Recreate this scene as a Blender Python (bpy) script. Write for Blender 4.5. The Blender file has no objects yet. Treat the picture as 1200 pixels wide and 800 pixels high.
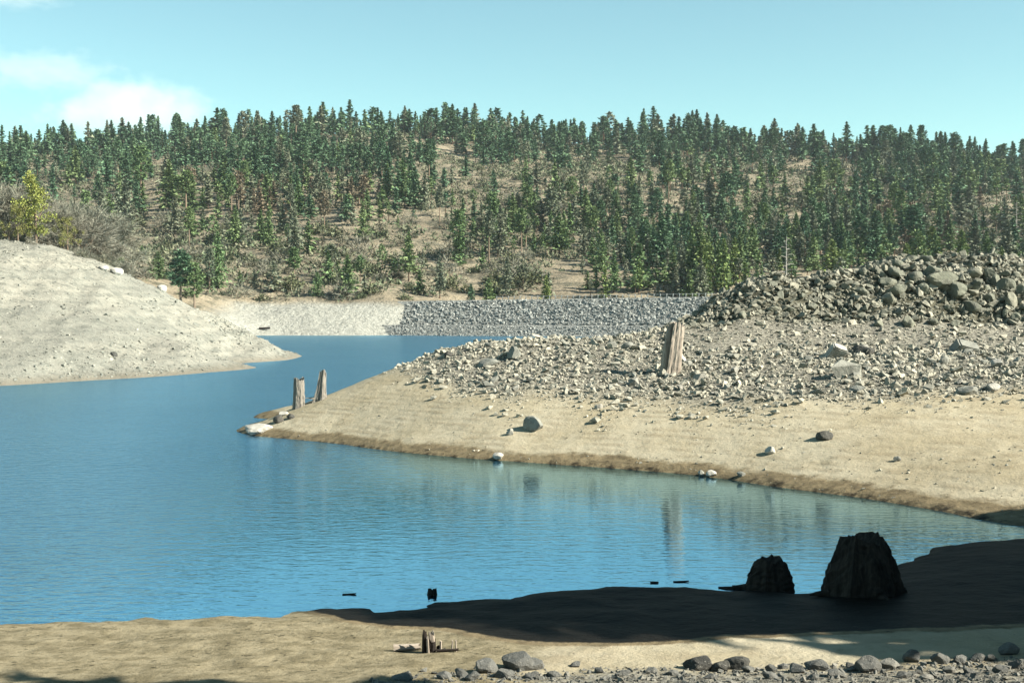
import bpy, bmesh, math, random
import numpy as np
from mathutils import Vector, Matrix

random.seed(11)
rng = np.random.default_rng(11)
scene = bpy.context.scene
col = scene.collection
R = math.radians

# ------------------------------------------------------------------ camera, sky, sun, exposure
FPX = 1500.0          # focal length in pixels of the 1200 px wide photograph
CAMZ, HOR = 6.0, 363.0
cd = bpy.data.cameras.new('camera')
cam = bpy.data.objects.new('camera', cd)
col.objects.link(cam)
cd.sensor_width = 36.0
cd.lens = 36.0 * FPX / 1200.0
cd.clip_start, cd.clip_end = 0.1, 30000.0
cam.location = (0, 0, CAMZ)
cam.rotation_euler = (R(90) - math.atan((400.0 - HOR) / FPX), 0, 0)
scene.camera = cam

SUN_EL = R(33.0)
LX, LY = -0.957, 0.29                       # the way the light travels over the ground
_n = math.hypot(LX, LY); LX, LY = LX / _n, LY / _n
SKY_STRENGTH, SUN_STRENGTH, EXPOSURE = 0.056, 5.0, 1.74
world = bpy.data.worlds.new('World')
scene.world = world
world.use_nodes = True
wn, wl = world.node_tree.nodes, world.node_tree.links
wn.clear()
sky = wn.new('ShaderNodeTexSky')
sky.sky_type = 'NISHITA'
sky.sun_disc = False
sky.sun_elevation = SUN_EL
sky.sun_rotation = math.atan2(-LX, -LY)
sky.altitude = 900
sky.air_density, sky.dust_density, sky.ozone_density = 1.0, 0.25, 3.0
tint = wn.new('ShaderNodeMix'); tint.data_type = 'RGBA'; tint.blend_type = 'MULTIPLY'
tint.inputs['Factor'].default_value = 1.0
tint.inputs['B'].default_value = (1.10, 1.26, 0.90, 1)
bg = wn.new('ShaderNodeBackground'); bg.inputs['Strength'].default_value = SKY_STRENGTH
wo = wn.new('ShaderNodeOutputWorld')
wl.new(sky.outputs[0], tint.inputs['A']); wl.new(tint.outputs['Result'], bg.inputs[0]); wl.new(bg.outputs[0], wo.inputs[0])

sl = bpy.data.lights.new('sun', 'SUN')
sl.energy, sl.angle, sl.color = SUN_STRENGTH, R(0.5), (1.0, 0.93, 0.80)
so = bpy.data.objects.new('sun', sl)
col.objects.link(so)
so.location = (60, -40, 80)
so.rotation_euler = Vector((LX * math.cos(SUN_EL), LY * math.cos(SUN_EL), -math.sin(SUN_EL))).to_track_quat('-Z', 'Y').to_euler()

vs = scene.view_settings
vs.view_transform, vs.look, vs.exposure, vs.gamma = 'Standard', 'None', EXPOSURE, 1.0
vs.use_curve_mapping = False

scene.cycles.volume_bounces = 3
scene.cycles.max_bounces = 8

# ------------------------------------------------------------------ helpers
def tag(o, label=None, cat=None, group=None, kind=None):
    if label: o['label'] = label
    if cat: o['category'] = cat
    if group: o['group'] = group
    if kind: o['kind'] = kind
    return o

def link(name, mesh, parent=None, mat=None):
    o = bpy.data.objects.new(name, mesh)
    col.objects.link(o)
    if parent is not None: o.parent = parent
    if mat is not None and mesh is not None and len(mesh.materials) == 0: mesh.materials.append(mat)
    return o

def empty(name, loc, rz=0.0, scale=1.0):
    o = bpy.data.objects.new(name, None)
    col.objects.link(o)
    o.location = loc; o.rotation_euler = (0, 0, rz)
    o.scale = (scale,) * 3 if not hasattr(scale, '__len__') else scale
    o.empty_display_size = 0.2
    return o

def mesh_np(name, V, F, smooth=False, attrs=None):
    """V (n,3), F (m,3) or (m,4) arrays"""
    V = np.ascontiguousarray(V, dtype=np.float32); F = np.ascontiguousarray(F, dtype=np.int32)
    me = bpy.data.meshes.new(name)
    k = F.shape[1]
    me.vertices.add(len(V)); me.vertices.foreach_set('co', V.ravel())
    me.loops.add(F.size); me.loops.foreach_set('vertex_index', F.ravel())
    me.polygons.add(len(F))
    me.polygons.foreach_set('loop_start', np.arange(0, F.size, k, dtype=np.int32))
    me.polygons.foreach_set('loop_total', np.full(len(F), k, dtype=np.int32))
    me.polygons.foreach_set('use_smooth', np.full(len(F), bool(smooth)))
    for an, av in (attrs or {}).items():
        a = me.attributes.new(an, 'FLOAT', 'POINT')
        a.data.foreach_set('value', np.ascontiguousarray(av, dtype=np.float32))
    me.update(calc_edges=True)
    return me

_tab = np.random.default_rng(5).random((256, 256))
def vnoise(x, y, seed=0):
    x = np.asarray(x, float) + seed * 17.31; y = np.asarray(y, float) + seed * 9.77
    xi = np.floor(x).astype(int); yi = np.floor(y).astype(int)
    fx = x - xi; fy = y - yi
    fx = fx * fx * (3 - 2 * fx); fy = fy * fy * (3 - 2 * fy)
    a = _tab[xi & 255, yi & 255]; b = _tab[(xi + 1) & 255, yi & 255]
    c = _tab[xi & 255, (yi + 1) & 255]; d = _tab[(xi + 1) & 255, (yi + 1) & 255]
    return (a * (1 - fx) + b * fx) * (1 - fy) + (c * (1 - fx) + d * fx) * fy
def fbm(x, y, octv=4, seed=0, gain=0.5):
    s = 0; a = 1.0; t = 0.0; f = 1.0
    for i in range(octv):
        s = s + a * (vnoise(np.asarray(x) * f, np.asarray(y) * f, seed + i * 3) - 0.5); t += a; a *= gain; f *= 2.03
    return s / t * 2.0            # about -1..1
def sstep(a, b, x):
    t = np.clip((np.asarray(x, float) - a) / (b - a), 0, 1)
    return t * t * (3 - 2 * t)

def P(px, py, d):
    """a point of the place, d metres ahead of the camera, seen in that direction"""
    return ((px - 600) / FPX * d, d, CAMZ - (py - HOR) / FPX * d)
def to_px(x, y, z):
    y = np.maximum(y, 0.1)
    return 600 + FPX * np.asarray(x) / y, HOR + FPX * (CAMZ - np.asarray(z)) / y

class TPS:
    def __init__(self, pts, smooth=0.0):
        p = np.array(pts, float); self.s = 50.0
        self.c = p[:, :2] / self.s; z = p[:, 2]; n = len(p)
        r2 = ((self.c[:, None] - self.c[None]) ** 2).sum(-1)
        K = 0.5 * r2 * np.log(r2 + 1e-12) + smooth * np.eye(n)
        Pm = np.c_[np.ones(n), self.c]
        A = np.zeros((n + 3, n + 3)); A[:n, :n] = K; A[:n, n:] = Pm; A[n:, :n] = Pm.T
        self.w = np.linalg.solve(A, np.r_[z, 0, 0, 0])
    def __call__(self, x, y):
        x = np.asarray(x, float); sh = x.shape
        q = np.c_[x.ravel(), np.asarray(y, float).ravel()] / self.s
        out = np.empty(len(q))
        for i in range(0, len(q), 20000):
            b = q[i:i + 20000]
            r2 = ((b[:, None] - self.c[None]) ** 2).sum(-1)
            out[i:i + 20000] = (0.5 * r2 * np.log(r2 + 1e-12)) @ self.w[:-3] + self.w[-3] + b @ self.w[-2:]
        return out.reshape(sh)

class Cached:
    """a smooth height function kept on a regular grid"""
    def __init__(self, f, xa, xb, ya, yb, st):
        self.a = (xa, ya, st); gx = np.arange(xa, xb + st, st); gy = np.arange(ya, yb + st, st)
        self.z = f(*np.meshgrid(gx, gy, indexing='ij'))
    def __call__(self, x, y):
        xa, ya, st = self.a; u = (np.asarray(x, float) - xa) / st; v = (np.asarray(y, float) - ya) / st
        u = np.clip(u, 0, self.z.shape[0] - 1.001); v = np.clip(v, 0, self.z.shape[1] - 1.001)
        i = u.astype(int); j = v.astype(int); u = u - i; v = v - j; z = self.z
        return (z[i, j] * (1 - u) + z[i + 1, j] * u) * (1 - v) + (z[i, j + 1] * (1 - u) + z[i + 1, j + 1] * u) * v

# ---- materials
def new_mat(name):
    m = bpy.data.materials.new(name); m.use_nodes = True
    nt = m.node_tree; nt.nodes.clear()
    out = nt.nodes.new('ShaderNodeOutputMaterial')
    b = nt.nodes.new('ShaderNodeBsdfPrincipled')
    nt.links.new(b.outputs[0], out.inputs[0])
    b.inputs['Specular IOR Level'].default_value = 0.25
    return m, nt, b
def nd(nt, t, **kw):
    n = nt.nodes.new('ShaderNode' + t)
    for k, v in kw.items():
        if k in n.inputs: n.inputs[k].default_value = v
        else: setattr(n, k, v)
    return n
def mixc(nt, fac, a, b, mode='MIX'):
    n = nt.nodes.new('ShaderNodeMix'); n.data_type = 'RGBA'; n.blend_type = mode
    for s, v in (('Factor', fac), ('A', a), ('B', b)):
        if isinstance(v, bpy.types.NodeSocket): nt.links.new(v, n.inputs[s])
        elif s == 'Factor': n.inputs[s].default_value = v
        else: n.inputs[s].default_value = (*v, 1)
    return n.outputs['Result']
def ramp(nt, sock, p0, p1):
    n = nt.nodes.new('ShaderNodeMapRange'); n.interpolation_type = 'SMOOTHSTEP'
    n.inputs['From Min'].default_value = p0; n.inputs['From Max'].default_value = p1
    nt.links.new(sock, n.inputs[0]); return n.outputs[0]
def math_n(nt, op, a, b=None):
    n = nt.nodes.new('ShaderNodeMath'); n.operation = op
    for i, v in enumerate((a, b)):
        if v is None: continue
        if isinstance(v, bpy.types.NodeSocket): nt.links.new(v, n.inputs[i])
        else: n.inputs[i].default_value = v
    return n.outputs[0]
def noise_n(nt, vec, scale, detail=5, rough=0.6):
    n = nd(nt, 'TexNoise', Scale=scale, Detail=detail, Roughness=rough)
    nt.links.new(vec, n.inputs['Vector']); return n.outputs['Fac']
def pos_n(nt):
    return nt.nodes.new('ShaderNodeNewGeometry').outputs['Position']
def obj_n(nt):
    return nt.nodes.new('ShaderNodeTexCoord').outputs['Object']
def scaled(nt, vec, s):
    n = nt.nodes.new('ShaderNodeMapping'); n.inputs['Scale'].default_value = s
    nt.links.new(vec, n.inputs[0]); return n.outputs[0]
def bump_n(nt, b, h, strength, dist):
    n = nd(nt, 'Bump', Strength=strength, Distance=dist)
    nt.links.new(h, n.inputs['Height']); nt.links.new(n.outputs[0], b.inputs['Normal']); return n
def attr_n(nt, name):
    n = nt.nodes.new('ShaderNodeAttribute'); n.attribute_name = name; return n.outputs['Fac']

def shore_material():
    m, nt, b = new_mat('shore_sand'); p = pos_n(nt)
    n1 = noise_n(nt, p, 0.35, 6); n2 = noise_n(nt, p, 2.2, 6, 0.7); n3 = noise_n(nt, p, 14, 4, 0.7)
    c = mixc(nt, ramp(nt, n1, .35, .68), (.300, .272, .200), (.248, .216, .146))
    c = mixc(nt, ramp(nt, n2, .5, .75), c, (.200, .174, .118))
    c = mixc(nt, ramp(nt, n3, .52, .74), c, (.33, .295, .225))
    sz_ = nt.nodes.new('ShaderNodeSeparateXYZ'); nt.links.new(p, sz_.inputs[0])
    zb = math_n(nt, 'ADD', math_n(nt, 'MULTIPLY', sz_.outputs[2], 34.0), math_n(nt, 'MULTIPLY', n1, 9.0))
    bands = math_n(nt, 'MULTIPLY', math_n(nt, 'ADD', math_n(nt, 'SINE', zb), 1.0), ramp(nt, noise_n(nt, p, .8, 3), .4, .65))
    c = mixc(nt, math_n(nt, 'MULTIPLY', bands, .22), c, (.15, .122, .078))
    g = mixc(nt, ramp(nt, n2, .35, .65), (.20, .188, .15), (.13, .122, .098))
    vg = nd(nt, 'TexVoronoi', Scale=6.5, Randomness=1.0); nt.links.new(p, vg.inputs['Vector'])
    g = mixc(nt, ramp(nt, vg.outputs['Distance'], .42, .70), g, (.055, .052, .042))
    g = mixc(nt, ramp(nt, n3, .45, .7), g, (0.239, 0.234, 0.203))
    c = mixc(nt, attr_n(nt, 'rubble'), c, g)
    b.inputs['Specular IOR Level'].default_value = .04
    c = mixc(nt, attr_n(nt, 'soil'), c, mixc(nt, ramp(nt, n2, .4, .65), (.085, .082, .06), (.038, .038, .028)))
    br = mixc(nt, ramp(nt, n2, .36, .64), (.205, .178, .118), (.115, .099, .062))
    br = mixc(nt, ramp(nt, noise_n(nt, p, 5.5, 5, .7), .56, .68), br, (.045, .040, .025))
    c = mixc(nt, ramp(nt, math_n(nt, 'ADD', attr_n(nt, 'brown_left'), math_n(nt, 'MULTIPLY', math_n(nt, 'SUBTRACT', n1, .5), 1.2)), .25, .75), c, br)
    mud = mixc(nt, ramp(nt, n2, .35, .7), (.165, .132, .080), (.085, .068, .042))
    wet_or_shade = attr_n(nt, 'wet_or_shade')
    w1 = math_n(nt, 'ADD', wet_or_shade, math_n(nt, 'MULTIPLY', math_n(nt, 'SUBTRACT', n2, .5), .9))
    c = mixc(nt, ramp(nt, w1, .12, .62), c, mud)  # wet mud on the point, rim of the painted shade on the near shore
    c = mixc(nt, ramp(nt, w1, .98, 1.35), c, (.008, .0075, .0065))  # near-black: wet edge of the point, painted tree shade on the near shore
    # scattered dark pebbles and twigs on the sand
    v = nd(nt, 'TexVoronoi', Scale=3.1, Randomness=1.0); nt.links.new(p, v.inputs['Vector'])
    dk = math_n(nt, 'MULTIPLY', math_n(nt, 'LESS_THAN', v.outputs['Distance'], .13), math_n(nt, 'GREATER_THAN', n2, .56))
    c = mixc(nt, dk, c, (0.036, 0.031, 0.023))
    nt.links.new(c, b.inputs['Base Color'])
    r = nd(nt, 'MapRange'); nt.links.new(wet_or_shade, r.inputs[0]); r.inputs['To Min'].default_value = .95; r.inputs['To Max'].default_value = .6
    nt.links.new(r.outputs[0], b.inputs['Roughness'])
    h = math_n(nt, 'ADD', math_n(nt, 'ADD', math_n(nt, 'MULTIPLY', n2, .7), math_n(nt, 'MULTIPLY', n3, .12)), math_n(nt, 'MULTIPLY', bands, .05))
    bump_n(nt, b, h, .8, .13)
    return m

def bank_material():
    m, nt, b = new_mat('bank_gravel'); p = pos_n(nt)
    n1 = noise_n(nt, scaled(nt, p, (.07, .035, .22)), 1.0, 7, .68); n2 = noise_n(nt, p, 1.6, 6, .75); n3 = noise_n(nt, p, 7, 3, .7)
    c = mixc(nt, ramp(nt, n1, .40, .60), (.262, .250, .206), (.190, .188, .158))
    c = mixc(nt, ramp(nt, n2, .50, .72), c, (.12, .125, .105))
    c = mixc(nt, ramp(nt, n3, .54, .7), c, (.31, .31, .27))
    sz_ = nt.nodes.new('ShaderNodeSeparateXYZ'); nt.links.new(p, sz_.inputs[0])
    zb = math_n(nt, 'ADD', math_n(nt, 'MULTIPLY', sz_.outputs[2], 7.0), math_n(nt, 'MULTIPLY', n1, 8.0))
    bands = math_n(nt, 'MULTIPLY', math_n(nt, 'ADD', math_n(nt, 'SINE', zb), 1.0), ramp(nt, n2, .4, .6))
    c = mixc(nt, math_n(nt, 'MULTIPLY', bands, .22), c, (.10, .105, .09))
    n4 = noise_n(nt, p, .55, 5, .75)
    c = mixc(nt, math_n(nt, 'MULTIPLY', ramp(nt, n4, .50, .62), .6), c, (.11, .115, .098))
    c = mixc(nt, math_n(nt, 'MULTIPLY', attr_n(nt, 'wet_or_shade'), .55), c, (.11, .09, .06))
    nt.links.new(c, b.inputs['Base Color']); b.inputs['Roughness'].default_value = .95
    bump_n(nt, b, math_n(nt, 'ADD', n2, math_n(nt, 'MULTIPLY', n3, .5)), .8, .35)
    return m

def hill_material():
    m, nt, b = new_mat('hill_ground'); p = pos_n(nt)
    n1 = noise_n(nt, p, .022, 6, .62); n2 = noise_n(nt, p, .16, 6, .7); n3 = noise_n(nt, p, .9, 4, .7)
    c = mixc(nt, ramp(nt, n1, .4, .62), (.235, .200, .140), (.165, .138, .096))
    c = mixc(nt, ramp(nt, n2, .46, .62), c, (.085, .080, .055))
    c = mixc(nt, ramp(nt, n2, .36, .26), c, (.26, .22, .16))
    c = mixc(nt, ramp(nt, n3, .55, .72), c, (.085, .08, .05))
    c = mixc(nt, attr_n(nt, 'bare'), c, mixc(nt, ramp(nt, n3, .35, .65), (.275, .275, .242), (.21, .21, .182)))
    nt.links.new(c, b.inputs['Base Color']); b.inputs['Roughness'].default_value = 1.0
    bump_n(nt, b, math_n(nt, 'ADD', n2, math_n(nt, 'MULTIPLY', n3, .4)), .8, 2.0)
    return m

def stone_material(name, c0, c1, c2, island=True, scale=3.0):
    m, nt, b = new_mat(name)
    p = pos_n(nt)
    g = nt.nodes.new('ShaderNodeNewGeometry'); oi = nt.nodes.new('ShaderNodeObjectInfo')
    rnd = g.outputs['Random Per Island'] if island else oi.outputs['Random']
    n1 = noise_n(nt, p, scale, 6, .65); n2 = noise_n(nt, p, scale * 6, 4, .7)
    c = mixc(nt, rnd, c0, c1)
    c = mixc(nt, ramp(nt, math_n(nt, 'FRACT', math_n(nt, 'MULTIPLY', rnd, 7.3)), .72, .95), c, c2)
    c = mixc(nt, ramp(nt, n1, .42, .7), c, mixc(nt, .55, c, (0.055, 0.055, 0.047)))
    c = mixc(nt, ramp(nt, n2, .56, .72), c, mixc(nt, .5, c, (0.330, 0.319, 0.275)))
    nt.links.new(c, b.inputs['Base Color']); b.inputs['Roughness'].default_value = .9
    bump_n(nt, b, math_n(nt, 'ADD', n1, math_n(nt, 'MULTIPLY', n2, .35)), .7, .09)
    return m

def wood_material(name, c0, c1, dark):
    m, nt, b = new_mat(name); p = obj_n(nt)
    n1 = noise_n(nt, scaled(nt, p, (9, 9, .9)), 1.0, 6, .65); n2 = noise_n(nt, p, 1.7, 4)
    c = mixc(nt, ramp(nt, n1, .36, .6), c0, c1)
    c = mixc(nt, ramp(nt, n1, .60, .72), c, dark)
    c = mixc(nt, ramp(nt, n2, .52, .75), c, mixc(nt, .6, c, dark))
    nt.links.new(c, b.inputs['Base Color']); b.inputs['Roughness'].default_value = .9
    b.inputs['Specular IOR Level'].default_value = .06
    bump_n(nt, b, n1, .9, .06)
    return m

def leaf_material(name, c0, c1, source='object', rough=.75):
    m, nt, b = new_mat(name)
    if source == 'object': rnd = nt.nodes.new('ShaderNodeObjectInfo').outputs['Random']
    else: rnd = attr_n(nt, 'tint')
    g = nt.nodes.new('ShaderNodeNewGeometry').outputs['Random Per Island']
    c = mixc(nt, rnd, c0, c1)
    v = nd(nt, 'HueSaturation'); nt.links.new(c, v.inputs['Color'])
    nt.links.new(math_n(nt, 'ADD', math_n(nt, 'MULTIPLY', g, .9), .55), v.inputs['Value'])
    nt.links.new(v.outputs[0], b.inputs['Base Color']); b.inputs['Roughness'].default_value = rough
    b.inputs['Specular IOR Level'].default_value = .15
    return m

M = {}
M['shore'] = shore_material(); M['bank'] = bank_material(); M['hill'] = hill_material()
M['stone'] = stone_material('pale_grey_stone', (.305, .290, .232), (.215, .21, .172), (.36, .335, .265))
M['stone_obj'] = stone_material('grey_boulder', (0.204, 0.204, 0.176), (0.149, 0.154, 0.135), (0.253, 0.242, 0.209), False, 1.8)
M['mound_stone'] = stone_material('mound_rubble_stone', (.205, .198, .155), (.115, .118, .092), (.27, .255, .20))
M['mound_obj'] = stone_material('lichen_grey_boulder', (.145, .148, .112), (.105, .11, .085), (.18, .175, .135), False, 1.5)
M['dark_stone'] = stone_material('dark_boulder', (0.047, 0.047, 0.041), (0.033, 0.033, 0.030), (0.061, 0.058, 0.050), False, 3)
M['fore_stone'] = stone_material('foreground_stone', (0.105, 0.107, 0.099), (0.072, 0.074, 0.069), (0.149, 0.146, 0.129), False, 6)
M['fore_gravel'] = stone_material('foreground_gravel', (0.143, 0.143, 0.127), (0.088, 0.091, 0.083), (0.198, 0.190, 0.165), True, 8)
M['white_stone'] = stone_material('whitish_stone', (0.330, 0.319, 0.281), (0.286, 0.281, 0.253), (0.341, 0.325, 0.286), False, 3)
M['riprap'] = stone_material('riprap_stone', (.22, .232, .22), (.125, .138, .135), (.29, .296, .272), True, 1.2)
M['bank_stone'] = stone_material('bank_stone', (.215, .215, .182), (.125, .13, .112), (.27, .262, .222), True, 2)
M['wood'] = wood_material('weathered_wood', (.30, .265, .22), (.235, .20, .165), (0.033, 0.028, 0.022))
M['wood_grey'] = wood_material('grey_weathered_wood', (0.220, 0.204, 0.176), (0.154, 0.143, 0.124), (0.028, 0.025, 0.022))
M['wood_dark'] = wood_material('black_wood_shade', (.040, .034, .028), (.020, .017, .015), (.006, .006, .006))  # near-black wood, the shade on the near stumps is put into its colour
M['bark'] = wood_material('conifer_bark', (0.105, 0.069, 0.047), (0.061, 0.041, 0.030), (0.022, 0.017, 0.014))
M['bark_pale'] = wood_material('pale_bark', (0.187, 0.143, 0.105), (0.127, 0.094, 0.069), (0.039, 0.030, 0.025))
M['snag'] = wood_material('bleached_snag', (0.286, 0.270, 0.237), (0.220, 0.204, 0.182), (0.110, 0.099, 0.088))
GREENS = {'fir': ((.052, .102, .058), (.088, .142, .076)), 'mid': ((.088, .140, .060), (.124, .168, .072)),
          'young': ((.110, .152, .050), (.140, .176, .060)), 'grey': ((.104, .126, .086), (.138, .152, .104)),
          'rust': ((.160, .128, .088), (.128, .115, .080))}
for k, (a, b_) in GREENS.items():
    M['leaf_' + k] = leaf_material('needles_' + k, a, b_)
    M['mass_' + k] = leaf_material('needles_mass_' + k, a, b_, 'attr')
M['twig'] = leaf_material('bare_twigs', (.125, .128, .098), (.172, .164, .130), 'object', .9)
M['brush'] = leaf_material('grey_brush', (.095, .098, .070), (.150, .138, .098), 'object', .9)
M['brush_green'] = leaf_material('green_brush', (.070, .092, .050), (.110, .118, .064), 'object', .9)
M['dry_tuft'] = leaf_material('dry_tufts', (.135, .132, .090), (.072, .098, .055), 'attr', .95)
M['leaf_yellow'] = leaf_material('yellow_leaves', (.150, .165, .042), (.165, .178, .048))
M['leaf_olive'] = leaf_material('olive_leaves', (.13, .13, .045), (.15, .145, .05))

# ------------------------------------------------------------------ terrain heights
def z0(px, py):            # a point of the waterline
    d = FPX * CAMZ / (py - HOR); x, y, z = P(px, py, d); return (x, y, 0.0)
pen_shore = [(285, 500), (330, 514), (400, 521), (500, 533), (600, 541), (700, 548), (800, 556), (850, 562), (900, 570), (1000, 583),
             (1100, 600), (1160, 613), (1200, 619)]
near_shore = [(1200, 630), (1110, 637), (1060, 656), (1000, 682), (970, 690), (900, 691), (800, 686), (700, 685), (600, 694), (500, 707), (380, 713), (200, 722), (0, 728)]
C = [z0(*q) for q in pen_shore + near_shore]
# profile of the point: a sand bank, a flatter slope of rubble, then the mound
_shx = np.array([q[0] for q in pen_shore] + [1400]); _shd = FPX * CAMZ / (np.array([q[1] for q in pen_shore] + [640.]) - HOR)
_bpx = np.array([300, 420, 500, 600, 700, 850, 1000, 1200, 1400]); _bpy = np.array([440, 446, 450, 462, 470, 475, 465, 458, 455])
def prof(px, py):
    d0 = np.interp(px, _shx, _shd); gA = np.interp(px, [300, 400, 600, 800, 1000, 1200], [.15, .22, .30, .28, .22, .165]); gB = np.interp(px, [600, 800, 1000, 1200], [.20, .20, .16, .13])
    def cut(yy, db, zb, g): k = (yy - HOR) / FPX; return (CAMZ - zb + g * db) / (k + g)
    yb = np.interp(px, _bpx, _bpy); d1 = cut(yb, d0, 0, gA); z1 = gA * (d1 - d0)
    if py >= yb: d = cut(py, d0, 0, gA)
    elif py >= 383 or px < 770: d = cut(py, d1, z1, gB)
    else:
        d2 = cut(385, d1, z1, gB); d = cut(py, d2, z1 + gB * (d2 - d1), .50)
    return float(d)
def Q(px, py): return P(px, py, prof(px, py))
crest = [(310, 493), (345, 478), (385, 463), (450, 438), (520, 412), (570, 402), (640, 398), (720, 399), (755, 392)]
mcrest = [(800, 378), (830, 366), (900, 343), (960, 326), (1000, 316), (1070, 307), (1130, 312), (1200, 318), (1300, 323), (1450, 336)]
C += [Q(*q) for q in crest + mcrest]
C += [Q(*q) for q in [
    (600, 462), (500, 450), (420, 490), (700, 470), (850, 475), (1000, 465), (1200, 458), (1100, 545), (1200, 560), (1200, 520), (1000, 520), (850, 515), (700, 510), (600, 500), (500, 495),
    (800, 437), (785, 405), (900, 430), (900, 388), (1000, 386), (1100, 386), (1200, 386), (1200, 430), (1050, 430), (650, 430), (570, 425), (720, 420),
    (900, 365), (1000, 347), (1100, 342), (1200, 347), (1350, 350), (1400, 395), (1400, 440), (1400, 520)]]
for q in crest:
    d_ = prof(*q); z_ = P(q[0], q[1], d_)[2]; xx = (q[0] - 600) / FPX
    C += [(xx * d_ * 1.10, d_ * 1.10, z_ * .55), (xx * d_ * 1.22, d_ * 1.22, -.6), (xx * d_ * 1.5, d_ * 1.5, -2)]
for q in mcrest:
    d_ = prof(*q); z_ = P(q[0], q[1], d_)[2]; xx = (q[0] - 600) / FPX
    C += [(xx * d_ * 1.08, d_ * 1.08, z_ * .85), (xx * d_ * 1.25, d_ * 1.25, z_ * .35), (xx * d_ * 1.45, d_ * 1.45, -.5)]
C += [(-13.4, 69, -.45), (-17, 75, -1.0), (-14, 79, -1.0), (-20, 72, -1.2), (-19, 86, -1.6), (-11, 85, -1.0), (0, 150, -2.5), (40, 150, -2.5), (80, 150, -1), (110, 110, 1), (80, 70, 3.5), (60, 55, 3),
      (-19, 66, -1.0), (-25, 80, -2), (-15, 52, -1.2), (-8, 42, -1.2), (0, 39, -1.0), (5, 36.5, -.7), (9, 35, -.4), (12.3, 34.6, -.18),
      (-20, 34, -1.2), (-40, 50, -2.5), (-60, 70, -3), (-60, 110, -3), (-30, 110, -3), (-60, 160, -3), (-30, 150, -3),
      (17, 33.6, .25), (20, 34, .7), (26, 32, 1.5), (32, 40, 1.8), (40, 48, 2.2), (30, 22, 2.2), (50, 25, 3.2),
      (-10, 19, .52), (-5, 19, .5), (0, 19, .5), (5, 19, .55), (9, 20, .62), (12, 25, .5), (14, 29.5, .42), (10.5, 30, .18), (9, 27, .22), (5, 24, .25), (0, 23, .22), (-6, 22.5, .2),
      (-10, 10, 2.3), (0, 10, 2.3), (10, 10, 2.4), (20, 12, 2.5), (-10, 2, 4.1), (0, 2, 4.1), (10, 2, 4.2), (25, 2, 4.3), (0, -8, 5), (-30, -8, 5), (30, -8, 5), (50, 0, 5),
      (-30, 22, 0), (-30, 12, 2), (-30, 2, 4), (-60, 18, 0), (-60, 5, 3), (-30, 28, -.7), (-60, 30, -1.2)]
tp_shore = Cached(TPS(C), -115, 125, -14, 168, .5)
_gpx = np.arange(300, 1460, 20.); _gd = np.array([prof(q, np.interp(q, _bpx, _bpy) - .01) for q in _gpx])
_mpx = np.arange(730, 1460, 20.); _md = np.array([prof(max(q, 770.), 384.0 if q > 850 else 392.0) for q in _mpx])
def rubble_amt(x, y, wd=1.6):
    """0 on the smooth sand, 1 among the rubble of the point"""
    px = 600 + FPX * np.asarray(x) / np.maximum(y, 1)
    d = np.asarray(y) - np.interp(px, _gpx, _gd) + 1.6 * fbm(np.asarray(x) * .5, np.asarray(y) * .25, 3, 4)
    return sstep(-wd, 1.7, d) * sstep(430, 520, px)
def mound_amt(x, y):
    px = 600 + FPX * np.asarray(x) / np.maximum(y, 1)
    return sstep(-.2, 1.6, np.asarray(y) - np.interp(px, _mpx, _md)) * sstep(735, 810, px) * (np.asarray(y) < 125)
def H_shore(x, y):
    x = np.asarray(x, float); y = np.asarray(y, float)
    z = tp_shore(x, y)
    r = rubble_amt(x, y) * sstep(40, 46, y); mo = mound_amt(x, y)
    land = sstep(-.05, .5, z)
    z = z + land * (.05 * fbm(x * .5, y * .35, 3, 1) + .025 * fbm(x * 2.1, y * 1.7, 3, 2))
    z = z + r * (.13 * fbm(x * 1.1, y * .8, 4, 7)) + mo * (1.25 * fbm(x * .25, y * .30, 5, 12, .60) + .30 * (1 - np.abs(fbm(x * .8, y * .65, 3, 15))) - .2)
    z = z + (.02 + .05 * sstep(34, 31, y) * sstep(.35, .05, np.abs(z))) * fbm(x * 1.3, y * 1.5, 4, 23) + .10 * sstep(.0, .10, z) - .05        # a low cut step along the waterline
    return z

L = [z0(*q) for q in [(0, 452), (100, 446), (200, 440), (260, 435), (300, 430), (335, 422), (352, 418)]]
L += [P(*q) for q in [
    (0, 290, 150), (60, 297, 152), (120, 308, 156), (160, 325, 160), (200, 345, 163), (240, 364, 166), (300, 393, 168), (335, 409, 167),
    (0, 370, 123), (100, 375, 130), (180, 390, 136), (250, 405, 146), (60, 410, 114), (160, 416, 122)]]
L += [(-110, 70, 0), (-75, 85, 0), (-110, 140, 16), (-90, 190, 14), (-62, 200, 9), (-52, 205, 4.5), (-50, 235, -.5), (-36, 190, .3), (-44, 195, 3.5), (-60, 235, 3.5), (-70, 235, 7), (-29, 178, -1), (-25, 168, -1),
      (-24, 158, -1.2), (-27, 140, -1.2), (-33, 105, -1.2), (-60, 80, -1.5), (-38, 212, -1), (-42, 255, -2), (-60, 265, .5), (-70, 265, 5), (-100, 260, 12), (-150, 200, 20), (-150, 120, 16), (-150, 280, 22),
      (-30, 230, -1.5), (-34, 262, -1), (-20, 190, -2), (-57, 300, -1), (-68, 300, 4), (-100, 300, 11), (-40, 300, -2), (-25, 275, -2)]
tp_left = Cached(TPS(L), -156, -14, 62, 304, 1.0)
def H_left(x, y):
    z = tp_left(x, y); land = sstep(-.3, 1.5, z)
    z = z + land * .55 * fbm(np.asarray(x) * .33 + np.asarray(y) * .05, np.asarray(y) * .035, 4, 37, .6)
    return z + land * (.45 * fbm(np.asarray(x) * .08, np.asarray(y) * .05, 4, 31) + .34 * fbm(np.asarray(x) * .45, np.asarray(y) * .25, 4, 33, .6))

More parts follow.
